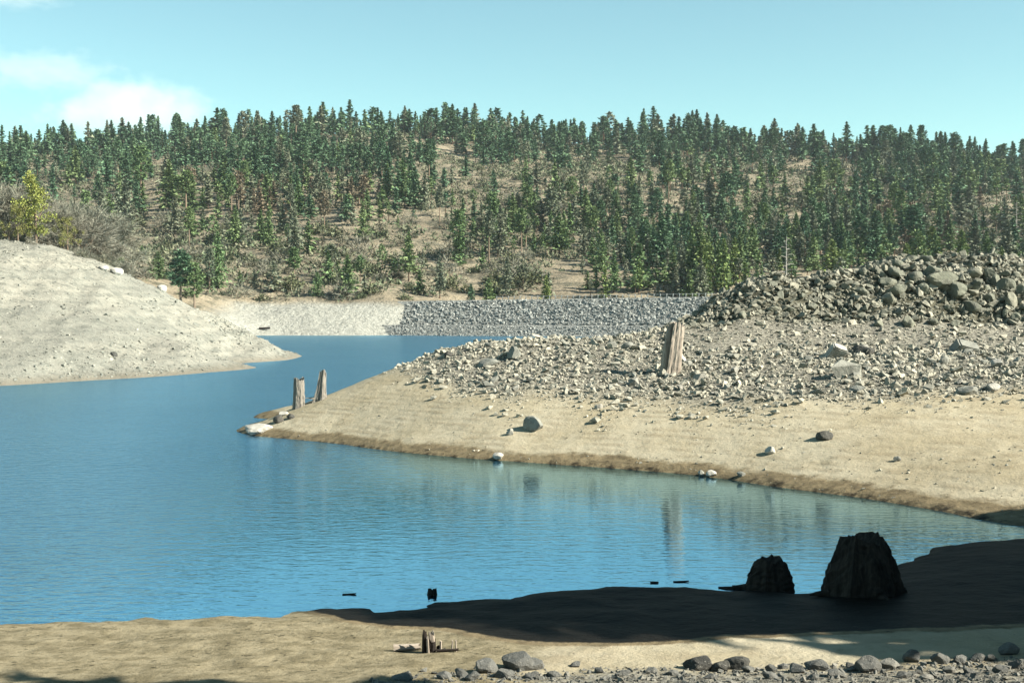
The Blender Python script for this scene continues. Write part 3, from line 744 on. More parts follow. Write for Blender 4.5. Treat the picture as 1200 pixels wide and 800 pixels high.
dam = empty('dam', (0, 0, 0)); tag(dam, 'long low rock fill dam across the far end of the lake', 'dam')
link('embankment', mesh_np('embankment', Vd, Fd), dam, m)
r = np.random.default_rng(41)
pts, szs = [], []
for n, segs, lo, hi in ((9000, (3, 4), .20, .72), (4600, (1, 2), .14, .50)):
    u = r.uniform(-.06, .68, n); t = r.random(n); u = np.where(u < 0, u * r.random(n), u)
    for uu, tt in zip(u, t):
        pr = dam_profile(uu); a, b_ = pr[segs[0]], pr[segs[1]]
        pts.append(dam_pt(uu, a[0] + (b_[0] - a[0]) * tt, a[1] + (b_[1] - a[1]) * tt))
    k = len(pts) - len(szs); szs += list(powerlaw(k, lo, hi, 1.8, r))
o = link('riprap', scatter_mesh('riprap', np.array(pts), np.array(szs), small_rocks, 5, sink=.15), dam, M['riprap']); o['kind'] = 'stuff'
m_post, nt, b = new_mat('grey_post'); nt.links.new(mixc(nt, noise_n(nt, pos_n(nt), 3), (.20, .20, .19), (.30, .30, .28)), b.inputs['Base Color'])
rail = empty('guard_rail', tuple(dam_pt(.3, 20.4, 9)));  tag(rail, 'thin post and cable rail along the crest of the dam', 'rail')
def box_mesh(name, sx, sy, sz, mat, bev=.0):
    bm = bmesh.new(); bmesh.ops.create_cube(bm, size=1.0)
    for v in bm.verts: v.co.x *= sx; v.co.y *= sy; v.co.z = (v.co.z + .5) * sz
    bmesh.ops.bevel(bm, geom=bm.edges[:], offset=min(sx, sy) * .15, segments=1, affect='EDGES')
    me = bpy.data.meshes.new(name); bm.to_mesh(me); bm.free(); me.materials.append(mat); return me
pm = box_mesh('post', .22, .22, .95, m_post)
for k in range(58):
    u = .10 + k * .0098; q = dam_pt(u, 20.4, 8.3 + 1.6 * u - .05)
    o = link('post', pm, rail); o.location = Vector(q) - rail.location
q0, q1 = dam_pt(.10, 20.4, 8.3 + .16 + .72), dam_pt(.6586, 20.4, 8.3 + 1.6 * .6586 + .72)
bm = bmesh.new(); bmesh.ops.create_cone(bm, segments=6, radius1=.05, radius2=.05, depth=float(np.linalg.norm(q1 - q0)), cap_ends=True)
cm = bpy.data.meshes.new('cable'); bm.to_mesh(cm); bm.free()
o = link('cable', cm, rail, m_post); o.location = Vector((q0 + q1) / 2) - rail.location
o.rotation_mode = 'QUATERNION'; o.rotation_quaternion = Vector(q1 - q0).to_track_quat('Z', 'Y')
# ------------------------------------------------------------------ trees and brush: shapes
def tube(p0, p1, r0, r1, n=6):
    p0, p1 = np.array(p0, float), np.array(p1, float); d = p1 - p0; L_ = np.linalg.norm(d) + 1e-9; d /= L_
    a = np.cross(d, [0, 0, 1.0]); a = a if np.linalg.norm(a) > 1e-3 else np.array([1.0, 0, 0]); a /= np.linalg.norm(a); b = np.cross(d, a)
    t = np.arange(n) / n * 2 * math.pi; c = np.cos(t)[:, None] * a + np.sin(t)[:, None] * b
    V = np.r_[p0 + c * r0, p1 + c * r1]; i = np.arange(n); j = (i + 1) % n
    return V, np.r_[np.c_[i, j, i + n], np.c_[j, j + n, i + n]]
def join(parts):
    Vs, Fs, off = [], [], 0
    for V, F in parts: Vs.append(V); Fs.append(F + off); off += len(V)
    return np.concatenate(Vs), np.concatenate(Fs)
def leaf_tris(c, d, size, width, r):
    """one small triangle at each centre c, pointing along d"""
    n = len(c); d = d / (np.linalg.norm(d, axis=1)[:, None] + 1e-9)
    s = np.cross(d, r.normal(size=(n, 3))); s /= np.linalg.norm(s, axis=1)[:, None] + 1e-9
    sz = np.asarray(size).reshape(-1, 1) * r.uniform(.7, 1.3, (n, 1)); w = sz * width
    V = np.stack([c - d * sz * .45 + s * w, c - d * sz * .45 - s * w, c + d * sz * .6], 1).reshape(-1, 3)
    return V, np.arange(3 * n).reshape(n, 3)
def conifer_crown(seed, base=.15, rad=.17, nb=70, m=7, leaf=.050, shape=.85, droop=-.16, ragged=.25):
    """a crown for a tree 1 m tall"""
    r = np.random.default_rng(seed); t = base + (1 - base) * (np.arange(nb) + r.uniform(0, 1, nb)) / nb
    t = np.minimum(t, .995); az = np.arange(nb) * 2.4 + r.normal(0, .35, nb)
    q = (1 - t) / (1 - base)
    prof = np.power(q, shape) * np.minimum(1, .70 + 2.2 * (1 - q))
    Lb = rad * (prof * r.uniform(1 - ragged * 1.6, 1 + ragged, nb) + .035)
    gap = r.random(nb) < ragged * .35; Lb[gap] *= .35
    f = (np.arange(m) + .6) / m
    slope = droop * (q ** .6) + .35 * (1 - q)
    f2 = np.clip(f[None] + r.normal(0, .08, (nb, m)), .08, 1.05); rr = Lb[:, None] * f2
    wob = az[:, None] + r.normal(0, .30, (nb, m))
    c = np.stack([np.cos(wob) * rr, np.sin(wob) * rr, t[:, None] + rr * slope[:, None] + r.normal(0, .008, (nb, m))], -1)
    d = np.stack([np.cos(wob), np.sin(wob), np.broadcast_to(slope[:, None], wob.shape) - .15], -1) + r.normal(0, .35, (nb, m, 3))
    sz = leaf * (.55 + .6 * np.repeat((Lb / rad)[:, None], m, 1))
    V1, F1 = leaf_tris(c.reshape(-1, 3), d.reshape(-1, 3), sz.ravel(), .46, r)
    c2 = np.stack([r.normal(0, .004, 14), r.normal(0, .004, 14), np.linspace(.90, 1.0, 14)], 1)
    V2, F2 = leaf_tris(c2, np.c_[r.normal(0, .5, (14, 2)), np.ones(14)], np.full(14, leaf * .6), .4, r)
    return join([(V1, F1), (V2, F2)])
def pine_crown(seed, base=.42, rad=.16, nclump=46, m=30, leaf=.036):
    """open crown of separate tufts on a bare stem"""
    r = np.random.default_rng(seed); t = base + (1 - base) * (np.arange(nclump) + r.random(nclump)) / nclump
    q = (1 - t) / (1 - base); az = np.arange(nclump) * 2.4 + r.normal(0, .5, nclump)
    Lb = rad * (np.power(q, .55) * np.minimum(1, .55 + 1.6 * (1 - q)) * r.uniform(.35, 1.1, nclump))
    cc = np.stack([np.cos(az) * Lb, np.sin(az) * Lb, t - .01 + .15 * Lb], 1)
    rad_c = .030 + .030 * r.random(nclump)
    o_ = r.normal(size=(nclump, m, 3)); o_ /= np.linalg.norm(o_, axis=2)[:, :, None]
    c = cc[:, None] + o_ * rad_c[:, None, None] * r.uniform(.3, 1.1, (nclump, m, 1)) * np.array([1.25, 1.25, .8])
    V, F = leaf_tris(c.reshape(-1, 3), (o_ + [0, 0, .3]).reshape(-1, 3), np.full(nclump * m, leaf), .42, r)
    br = [tube((0, 0, tt - .03), p, .0035, .0015, 3) for tt, p in zip(t, cc)]
    return join([(V, F)] + br)
def trunk_np(top=.9, r0=.016, lean=0.0, n=7):
    return join([tube((0, 0, -.03), (lean * .4, 0, top * .5), r0, r0 * .62, n), tube((lean * .4, 0, top * .5), (lean, 0, top), r0 * .62, r0 * .15, n)])
def bare_tree_np(seed, levels=4, twigs=9, spread=.55, r0=.012, split=(3, 5), trunk=.28):
    """trunk and limbs; and the fine twigs"""
    r = np.random.default_rng(seed); wood, tw_c, tw_d = [], [], []
    def grow(p, d, L_, rad, lv):
        q = p + d * L_ * .5 + r.normal(0, .05, 3) * L_; e = q + (d + r.normal(0, .18, 3) + [0, 0, .08]) * L_ * .5
        nseg = 6 if lv == 0 else 3
        wood.append(tube(p, q, rad, rad * .8, nseg)); wood.append(tube(q, e, rad * .8, rad * .55, nseg))
        if lv >= levels:
            for k in range(twigs):
                f = r.random(); c = p + (e - p) * f; dd = d + r.normal(0, .8, 3) + [0, 0, .2]; tw_c.append(c + dd * .045 * r.random()); tw_d.append(dd)
            return
        for k in range(r.integers(*split)):
            f = r.uniform(.45, 1.0) if lv else r.uniform(.6, 1.0); s = p + (e - p) * f
            nd_ = d * .75 + r.normal(0, spread, 3) + [0, 0, .15]; nd_ /= np.linalg.norm(nd_)
            grow(s, nd_, L_ * r.uniform(.6, .85), rad * .5, lv + 1)
    grow(np.array([0, 0, -.02]), np.array([0, 0, 1.0]), trunk, r0, 0)
    W = join(wood); c, d = np.array(tw_c), np.array(tw_d); T = leaf_tris(c, d, np.full(len(c), .075), .030, r)
    top = W[0][:, 2].max(); return (W[0] / top, W[1]), (T[0] / top, T[1])
def bush_np(seed, n=170, leaf=.20, wide=1.1, width=.22):
    r = np.random.default_rng(seed); o_ = r.normal(size=(n, 3)); o_[:, 2] = np.abs(o_[:, 2]); o_ /= np.linalg.norm(o_, axis=1)[:, None]
    k = 1 + .35 * np.sin(o_[:, 0] * 5 + seed) * np.sin(o_[:, 1] * 4 + seed)
    c = o_ * (r.uniform(.25, 1, (n, 1)) ** .6) * k[:, None] * [wide * .5, wide * .5, .85]
    return leaf_tris(c, o_ + r.normal(0, .5, (n, 3)) + [0, 0, .3], np.full(n, leaf), width, r)

# ------------------------------------------------------------------ conifers of the hillside
FINE = {}      # kind -> list of (crown mesh by leaf colour, trunk mesh)
fir_np = [conifer_crown(600 + i, base=[.06, .10, .18, .08, .22, .05][i], rad=[.20, .185, .165, .225, .19, .25][i], nb=140, m=10, leaf=.046, ragged=[.22, .3, .38, .25, .42, .2][i]) for i in range(6)]
pine_np = [pine_crown(640 + i, base=[.40, .5, .34, .56][i], rad=[.16, .13, .18, .14][i]) for i in range(4)]
young_np = [conifer_crown(660 + i, base=.04, rad=[.24, .20, .27][i], nb=130, m=10, leaf=.050, shape=.75, ragged=.15) for i in range(3)]
SHAPES = [('fir', v) for v in fir_np] + [('pine', v) for v in pine_np] + [('young', v) for v in young_np]
crown_cache, trunk_cache = {}, {}
def crown_mesh(si, colr):
    if (si, colr) not in crown_cache:
        me = mesh_np('crown', *SHAPES[si][1]); me.materials.append(M['leaf_' + colr]); crown_cache[(si, colr)] = me
    return crown_cache[(si, colr)]
def trunk_mesh(si):
    if si not in trunk_cache:
        pine = SHAPES[si][0] == 'pine'; me = mesh_np('trunk', *trunk_np(.93, .016 if pine else .013)); me.materials.append(M['bark_pale' if pine else 'bark']); trunk_cache[si] = me
    return trunk_cache[si]
def place_tree(name, si, colr, loc, h, label, cat, group=None, wide=1.0):
    t = empty(name, loc, random.uniform(0, 6.28), (h * wide, h * wide, h))
    tag(t, label, cat, group)
    link('trunk', trunk_mesh(si), t); link('crown', crown_mesh(si, colr), t)
    return t
# low copies for the mass
MASS = [conifer_crown(700 + i, base=[.06, .12, .18, .08, .22][i], rad=[.205, .185, .17, .225, .19][i], nb=51, m=6, leaf=.082, ragged=[.25, .3, .4, .25, .4][i]) for i in range(5)] + \
       [pine_crown(720 + i, base=[.42, .52][i], rad=[.16, .14][i], nclump=24, m=11, leaf=.062) for i in range(2)]
MASS_T = trunk_np(.92, .014, n=4)

SKYLINE = 186
clear = [  # px, py of the ground, half widths, how much of the forest stands there
    (520, 305, 120, 34, .05), (330, 308, 140, 34, .04), (200, 290, 90, 28, .08), (620, 310, 60, 25, .22), (460, 170, 50, 9, .12), (640, 215, 100, 24, .08), (560, 232, 65, 14, .10), (720, 200, 40, 12, .12),
    (930, 225, 115, 27, .09), (1000, 205, 30, 12, .06), (880, 195, 60, 12, .12), (1120, 262, 90, 26, .10), (950, 268, 30, 12, .25), (40, 182, 40, 10, .08), (190, 200, 40, 8, .25), (270, 210, 30, 7, .25), (790, 185, 50, 8, .3), (700, 250, 40, 12, .4),
    (130, 230, 60, 40, .6)]
dense = [(330, 245, 150, 20, 1.2), (850, 318, 200, 40, 1.7), (1120, 210, 120, 22, 1.5), (480, 262, 120, 12, .9), (720, 330, 60, 14, .9), (980, 290, 120, 22, 1.5), (420, 200, 70, 16, 1.2), (860, 250, 60, 12, 1.1), (300, 190, 120, 10, 1.3), (670, 270, 70, 14, 1.0)]
def forest_density(px, py):
    d = .50 + .55 * fbm(px / 60, py / 22, 3, 91)
    for cx, cy, rx, ry, v in dense: e = np.exp(-(((px - cx) / rx) ** 2 + ((py - cy) / ry) ** 2) ** 2); d = d * (1 - e) + v * e
    for cx, cy, rx, ry, v in clear: e = np.exp(-(((px - cx) / rx) ** 2 + ((py - cy) / ry) ** 2) ** 2); d = d * (1 - e) + v * e
    return d
r = np.random.default_rng(51)
N = 13500
d = np.sqrt(r.uniform(326 ** 2, 905 ** 2, N)); px = r.uniform(-70, 1270, N)
x = (px - 600) / FPX * d; z = H_hill(x, d); _, py = to_px(x, d, z)
ridge = sstep(800, 840, d)
dn = np.maximum(forest_density(px, py), ridge * np.where((np.abs(px - 455) < 60) & (py > 163), .10, .80))
clump = sstep(-.14, .24, fbm(x / 38, d / 38, 3, 97))
keep = (r.random(N) < dn * (.12 + 1.25 * np.maximum(np.maximum(clump, .75 * ridge), np.clip(dn - .75, 0, .8)))) & (z > 8.6)
cand = np.c_[x, d, z, px, py][keep]
cell, sel = {}, []
for c in cand:
    rm = 1.5 + .0034 * c[1]; k = (int(c[0] // 8), int(c[1] // 8)); okk = True
    for i in (-1, 0, 1):
        for j in (-1, 0, 1):
            for q in cell.get((k[0] + i, k[1] + j), ()):
                if (q[0] - c[0]) ** 2 + (q[1] - c[1]) ** 2 < rm * rm: okk = False
    if okk: cell.setdefault(k, []).append(c); sel.append(c)
sel = np.array(sel)
n = len(sel)
hh = (8.5 + .0112 * sel[:, 1]) * np.clip(r.lognormal(-.30, .32, n), .34, 1.3) * (1 + .22 * fbm(sel[:, 0] / 40, sel[:, 1] / 40, 2, 95)); hh[r.random(n) < .16] *= .5
def pick_kind(px, py, u, v):
    if 200 < px < 420 and 225 < py < 272 and u < .33: return v, 'rust'
    if 380 < px < 470 and 215 < py < 262 and u < .2: return v, 'rust'
    if 830 < px < 1180 and 230 < py < 300 and u < .05: return v, 'rust'
    if py > 318 and px > 640 and u < .55: return v, 'young' if u < .25 else 'mid'
    if px < 700 and py > 262: return v, ('mid' if u < .5 else 'grey')
    if py < 215 and u < .80: return v, 'fir'
    return v, ('fir' if u < .48 else 'mid' if u < .82 else 'grey')
score = hh / sel[:, 1] * ((sel[:, 3] > -10) & (sel[:, 3] < 1210)) * (1 - .9 * ((sel[:, 4] > 338) & (sel[:, 3] > 860))) * (1 - .8 * ((sel[:, 3] < 110) & (sel[:, 4] > 235)))
order = np.argsort(-score); single = set(order[:285].tolist())
mass = {k: [] for k in GREENS}
for i in range(n):
    X, Y, Z, qx, qy = sel[i]; u, v = r.random(2)
    _, colr = pick_kind(qx, qy, u, v)
    if i in single:
        pine = v < (.40 if qx < 720 else .18); si = (6 + int(v * 97) % 4) if pine else int(v * 91) % 6
        if colr == 'young': si = 10 + int(v * 91) % 3
        side = 'at left' if qx < 300 else 'left of centre' if qx < 550 else 'right of centre' if qx < 850 else 'at right'
        if qy < 190: zone = 'on the skyline ridge, ' + side
        elif qy > 315: zone = 'just behind the dam, ' + side if qx > 480 else 'above the pale far bank, ' + side
        elif qy > 250: zone = 'low on the hillside, ' + side
        else: zone = 'halfway up the hillside, ' + side
        hue = {'fir': 'dark green', 'mid': 'mid green', 'grey': 'grey green', 'young': 'bright yellow green', 'rust': 'rust brown dying'}[colr]
        lab = '%s %s%s %s' % (hue, 'small ' if hh[i] < 9 else 'tall ' if hh[i] > 15 else '', 'pine with bare trunk' if pine else 'young conifer' if colr == 'young' else 'conifer' if colr == 'rust' else 'fir', zone)
        gp = '%s %s %s' % (hue, 'pines' if pine else 'conifers', zone.split(',')[0])
        place_tree('pine_tree' if pine else 'fir_tree', si, colr, (X, Y, Z - .3), hh[i], lab, 'tree', gp, r.uniform(.95, 1.65))
    else:
        mass[colr].append((X, Y, Z - .3, hh[i], u, v))
def mass_mesh(name, items, protos, seed, wide=(.95, 1.75)):
    r = np.random.default_rng(seed); A = np.array(items); which = (A[:, 5] * 997).astype(int) % len(protos); Vs, Fs, Ts, off = [], [], [], 0
    for k, (V, F) in enumerate(protos):
        B = A[which == k]
        if not len(B): continue
        a = r.uniform(0, 6.28, len(B)); ca, sa = np.cos(a)[:, None], np.sin(a)[:, None]; w = r.uniform(*wide, len(B))[:, None]
        Q = np.stack([(V[:, 0] * ca - V[:, 1] * sa) * w, (V[:, 0] * sa + V[:, 1] * ca) * w, np.broadcast_to(V[:, 2], (len(B), len(V)))], -1) * B[:, 3][:, None, None] + B[:, None, :3]
        Vs.append(Q.reshape(-1, 3)); Fs.append((F[None] + (np.arange(len(B)) * len(V))[:, None, None] + off).reshape(-1, 3)); off += Q.shape[0] * Q.shape[1]
        Ts.append(np.repeat(B[:, 4], len(V)))
    return mesh_np(name, np.concatenate(Vs), np.concatenate(Fs), attrs={'tint': np.concatenate(Ts)})
forest = empty('forest', (0, 800, 100)); forest['kind'] = 'stuff'
tag(forest, 'mass of distant conifers covering the upper hillside and skyline', 'forest')
allm = []
for k, items in mass.items():
    if not items: continue
    o = link('crowns', mass_mesh('crowns', items, MASS, 61), forest, M['mass_' + k]); o['kind'] = 'stuff'; o.location = (0, -800, -100); allm += items
o = link('trunks', mass_mesh('trunks', allm, [MASS_T], 62), forest, M['bark']); o['kind'] = 'stuff'; o.location = (0, -800, -100)
print('TREES', n, 'single', len(single), 'mass', len(allm))

# special trees
def hill_at(px, py): p = ray_hit(H_hill, px, py, 300, 900)[0]; p[2] = H_hill(p[0], p[1]); return p
for si, colr, px, py, hpx, wide, lab, nm in [
    (10, 'fir', 552, 348, 34, 1.05, 'small dark cone shaped conifer by the left end of the dam', 'fir_tree'),
    (11, 'mid', 573, 349, 42, 1.5, 'bushy green conifer right of the small cone shaped one', 'fir_tree'),
    (6, 'fir', 212, 352, 66, 1.75, 'broad dark green pine just beyond the left bank', 'pine_tree'),
    (8, 'mid', 228, 355, 56, 1.5, 'pale trunked green pine beside the broad dark pine', 'pine_tree'),
    (10, 'mid', 186, 352, 32, 1.9, 'low rounded green tree left of the broad dark pine', 'fir_tree'),
    (8, 'mid', 537, 307, 62, 1.25, 'tall open pine standing alone in the dry clearing', 'pine_tree'),
    (9, 'grey', 573, 308, 62, 1.0, 'slender pine with long pale trunk in the clearing', 'pine_tree'),
    (9, 'mid', 611, 302, 58, 1.1, 'orange trunked pine at the right of the clearing', 'pine_tree'),
    (7, 'mid', 345, 335, 46, 1.5, 'lone green pine on the dry slope above the far bank', 'pine_tree'),
    (8, 'mid', 140, 322, 46, 1.4, 'green pine beyond the crest of the left bank', 'pine_tree'),
    (12, 'mid', 372, 356, 30, 1.4, 'low bushy conifer above the pale far bank', 'fir_tree'),
    (11, 'young', 640, 345, 44, 1.2, 'yellowish bushy conifer behind the dam near its left end', 'fir_tree')]:
    p = hill_at(px, py) if py < 345 else np.array([(px - 600) / FPX * 328, 328, float(H_hill((px - 600) / FPX * 328, 328))])
    if nm == 'pine_tree' and px < 240: p = np.array([(px - 600) / FPX * 300, 300, float(max(H_hill((px - 600) / FPX * 300, 300), H_left((px - 600) / FPX * 300, 300)))])
    place_tree(nm, si, colr, tuple(p - [0, 0, .3]), hpx * p[1] / FPX, lab, 'tree', None, wide)
# bleached snags
def snag(px, py, hpx, lab, seed):
    p = hill_at(px, py) if py < 330 else np.array([(px - 600) / FPX * 345, 345, float(H_hill((px - 600) / FPX * 345, 345))])
    r = np.random.default_rng(seed); h = hpx * p[1] / FPX; t = empty('dead_tree', tuple(p), 0, h); tag(t, lab, 'dead tree')
    link('trunk', mesh_np('trunk', *trunk_np(1.0, .020)), t, M['snag']); br = []
    for k in range(22):
        z = .25 + .72 * k / 22; a = k * 2.4; L_ = .20 * (1.05 - z) + .03
        e = np.array([math.cos(a) * L_, math.sin(a) * L_, z + .02]); f = e + [math.cos(a) * L_ * .45, math.sin(a) * L_ * .45, -.10 * (1.2 - z)]
        br += [tube((0, 0, z), e, .006, .004, 4), tube(e, f, .004, .0015, 4)]
    link('branches', mesh_np('branches', *join(br)), t, M['snag'])
snag(921, 331, 68, 'bleached bare dead tree with drooping branches behind the mound', 1)
snag(1190, 282, 46, 'pale bare dead trunk near the right edge of the hillside', 2)
snag(965, 300, 40, 'thin pale dead trunk in the right hand clearing', 3)

# ------------------------------------------------------------------ brush of the clearings
bush_meshes = {}
for nm, cnt, args in (('brush', 5, dict(n=420, leaf=.13, width=.20)), ('brush_green', 4, dict(n=400, leaf=.13, width=.36)), ('twig', 4, dict(n=480, leaf=.20, width=.05))):
    bush_meshes[nm] = []
    for i in range(cnt):
        me = mesh_np('shrub', *bush_np(800 + i * 7 + len(nm), **args)); me.materials.append(M[nm]); bush_meshes[nm].append(me)
r = np.random.default_rng(71); cnt = 0
zones = [(110, 640, 262, 352, 150), (560, 760, 190, 250, 34), (820, 1060, 190, 275, 60), (1050, 1200, 235, 300, 34), (20, 330, 175, 215, 16)]
zones = [(a, b, c, d_, int(n_ * 1.0)) for a, b, c, d_, n_ in zones]
for xa, xb, ya, yb, n in zones:
    qx, qy = r.uniform(xa, xb, n), r.uniform(ya, yb, n); hit = ray_hit(H_hill, qx, qy, 300, 900)
    for p in hit:
        u = r.random(); kind = 'brush' if u < .34 else 'brush_green' if u < .74 else 'twig'
        sdl = r.uniform(2.2, 6.0) * (1.45 if kind == 'twig' else 1.0); p[2] = H_hill(p[0], p[1]) - .15
        o = link('shrub', bush_meshes[kind][int(r.integers(0, len(bush_meshes[kind])))])
        o.location = p; o.rotation_euler = (0, 0, r.uniform(0, 6)); o.scale = (sdl * r.uniform(1, 1.5), sdl * r.uniform(1, 1.5), sdl * r.uniform(.7, 1.0))
        lab = {'brush': 'low grey brown shrub in the dry clearings of the hillside', 'brush_green': 'low olive green shrub in the dry clearings of the hillside', 'twig': 'bare twiggy grey bush in the dry clearings of the hillside'}[kind]
        hx = to_px(p[0], p[1], p[2]); lab = lab.replace('in the dry clearings of the hillside', ('in the low clearing above the far bank' if hx[1] > 258 and hx[0] < 660 else 'in the mid hillside clearing' if hx[0] < 790 and hx[0] > 400 else 'on the open upper slope at right' if hx[0] >= 790 else 'on the upper slope at left'))
        tag(o, lab, 'shrub', {'brush': 'grey brown hillside shrubs', 'brush_green': 'olive hillside shrubs', 'twig': 'bare hillside bushes'}[kind])
# dry tufts and saplings too many to count
N = 12000
qx, d = r.uniform(-30, 1230, N), np.sqrt(r.uniform(322 ** 2, 840 ** 2, N)); X = (qx - 600) / FPX * d; Z = H_hill(X, d); _, qy = to_px(X, d, Z)
ok = (r.random(N) < np.clip(1.1 - forest_density(qx, qy), .15, 1)) & (Z > 8.2)
it = np.c_[X, d, Z - .1, r.uniform(1.0, 3.8, N), r.random(N), r.random(N)][ok]
o = link('dry_scrub', mass_mesh('dry_scrub', it, [bush_np(900 + i, n=25, leaf=.32, wide=1.7, width=.26) for i in range(4)], 72), None, M['dry_tuft'])
tag(o, 'dry scrub and tufts covering the open ground of the hillside', 'scrub', kind='stuff')

# ------------------------------------------------------------------ trees on the crest of the left bank
bare = []
for i in range(4):
    Wd, Tw = bare_tree_np(950 + i, 4, 34, [.62, .5, .7, .55][i]); a = mesh_np('trunk', *Wd); a.materials.append(M['bark_pale']); b = mesh_np('twigs', *Tw); b.materials.append(M['twig']); bare.append((a, b))
def left_at(px, d): xx = (px - 600) / FPX * d; return (xx, d, float(H_left(xx, d)) - .15)
spots = [(-25, 168, 78, 1.2), (5, 175, 95, 1.1), (10, 164, 70, 1.1), (30, 185, 100, 1.1), (62, 178, 88, 1.2), (74, 168, 66, 1.2), (88, 188, 84, 1.5), (95, 168, 62, 1.6), (106, 176, 66, 1.5), (118, 186, 48, 1.7), (50, 200, 100, 1.5), (78, 205, 95, 1.4), (-10, 205, 105, 1.4), (20, 210, 104, 1.5), (128, 196, 36, 1.7)]
for i, (px, d, hpx, wd) in enumerate(spots):
    p = left_at(px, d); h = hpx * d / FPX * .84
    t = empty('bare_tree', p, i * 1.7, (h * wd, h * wd, h)); tag(t, 'leafless grey brown tree on the left bank, ' + ('left of the yellow tree' if px < 35 else 'behind or beside the yellow tree' if px < 70 else 'right of the yellow tree'), 'tree', 'bare trees on the left bank')
    link('trunk', bare[i % 4][0], t); link('twigs', bare[i % 4][1], t)
def leafy(px, d, hpx, wd, mat, lab, seed):
    p = left_at(px, d); h = hpx * d / FPX; t = empty('broadleaf_tree', p, 0, (h, h, h)); tag(t, lab, 'tree')
    r = np.random.default_rng(seed)
    link('trunk', mesh_np('trunk', *join([trunk_np(.85, .022), tube((0, 0, .3), (.12, .03, .55), .01, .004), tube((0, 0, .4), (-.13, .02, .62), .01, .004)])), t, M['bark_pale'])
    cc = np.stack([r.normal(0, wd * .45, 60), r.normal(0, wd * .45, 60), r.uniform(.18, .97, 60)], 1); cc[:, :2] *= (1.15 - np.abs(cc[:, 2:3] - .5) * 1.3)
    o_ = r.normal(size=(60, 46, 3)); c = cc[:, None] + o_ * .030
    link('crown', mesh_np('crown', *leaf_tris(c.reshape(-1, 3), o_.reshape(-1, 3), np.full(60 * 46, .024), .5, r)), t, mat)
leafy(43, 157, 84, .24, M['leaf_yellow'], 'bright yellow green tree among the bare trees on the left bank', 5)
leafy(22, 156, 44, .50, M['leaf_olive'], 'olive green bush at the foot of the yellow tree', 6)
leafy(80, 158, 40, .50, M['leaf_olive'], 'olive tree right of the yellow tree on the left bank', 7)
leafy(-6, 158, 24, .55, M['leaf_olive'], 'low olive bush at the left edge on the bank crest', 8)
r = np.random.default_rng(77)
for i in range(16):
    px = r.uniform(-20, 125); p = left_at(px, r.uniform(155, 164)); o = link('shrub', bush_meshes['brush' if i % 3 else 'twig'][i % 4]); s = r.uniform(.8, 1.7)
    o.location = p; o.scale = (s * 1.3, s * 1.3, s); o.rotation_euler = (0, 0, i)
    tag(o, 'low grey brush fringing the crest of the left bank', 'shrub', 'brush on the left bank crest')

# ------------------------------------------------------------------ trees right of the frame whose shade lies on the near shore
shade_np = [conifer_crown(980 + i, base=.06, rad=.26, nb=190, m=16, leaf=.060, shape=.6, ragged=.12) for i in range(2)]
shade_me = []
for s_ in shade_np: me = mesh_np('crown', *s_); me.materials.append(M['leaf_fir']); shade_me.append(me)
shade_tr = mesh_np('trunk', *trunk_np(.93, .02)); shade_tr.materials.append(M['bark'])
for i, (s, t_, h) in enumerate([(25.7, 9.5, 15), (26.2, 17, 24), (26, 15, 18), (27.6, 8.5, 15), (30.2, 9, 16), (32.8, 10, 17), (35.6, 11, 15), (28.2, 14, 18), (31.2, 15, 20), (34.2, 16, 19), (29.5, 20, 21), (33, 21, 22), (36.5, 17, 15), (12.2, 10, 21), (8.5, 11, 22)]):
    # s across the light, t_ towards the sun
    x = -LX * t_ + LY * s; y = -LX * s - LY * t_
    t = empty('shade_conifer', (x, y, float(H_shore(x, y)) - .2), i * 1.3, (h, h, h)); tag(t, 'tall dense conifer just right of the picture shading the near shore', 'tree', 'conifers shading the near shore')
    link('trunk', shade_tr, t); link('crown', shade_me[i % 2], t)

# ------------------------------------------------------------------ stumps and driftwood
def stump_mesh(name, H, r0, r1, mat, seed, jag=.2, flare=.35, lean=(0, 0), nseg=36, nrow=14, furrow=.10, groove=None, power=1.0):
    r = np.random.default_rng(seed); th = np.arange(nseg) / nseg * 2 * math.pi
    top = H * (1 - jag * (.5 + .5 * np.sin(th * 2 + seed)) * r.uniform(.4, 1.0, nseg) - jag * .4 * r.random(nseg))
    ridge = furrow * (np.sin(th * 7 + seed) * .5 + np.sin(th * 11 + 2 * seed) * .5) + furrow * .6 * r.normal(size=nseg)
    if groove is not None:
        for a0, w_, dp in groove: ridge = ridge - dp * np.exp(-((np.angle(np.exp(1j * (th - a0)))) / w_) ** 2)
    V = []
    for k in range(nrow + 1):
        f = k / nrow; rad = r0 + (r1 - r0) * f ** power + flare * r0 * (1 - f) ** 4 * (1 + .35 * np.sin(th * 5 + seed))
        rr = rad * (1 + ridge + .03 * r.normal(size=nseg)); zz = -.12 * H + (top + .12 * H) * f
        V.append(np.c_[np.cos(th) * rr + lean[0] * zz, np.sin(th) * rr + lean[1] * zz, zz])
    for q, dz in ((.72, -.06), (.35, -.16)):
        rr = r1 * q * (1 + ridge); V.append(np.c_[np.cos(th) * rr + lean[0] * top, np.sin(th) * rr + lean[1] * top, top * (1 + dz) - .02])
    V = np.concatenate(V); nr = nrow + 3; i = np.arange(nr * nseg).reshape(nr, nseg); j = np.roll(i, -1, 1)
    F = np.stack([i[:-1], j[:-1], j[1:], i[1:]], -1).reshape(-1, 4).tolist()
    V = np.r_[V, [[lean[0] * H * .8, lean[1] * H * .8, top.min() * .8]]]; c = len(V) - 1
    F += [(int(a), int(b), c) for a, b in zip(i[-1], j[-1])]
    me = bpy.data.meshes.new(name); me.from_pydata(V.tolist(), [], F); me.materials.append(mat); me.update()
    return me
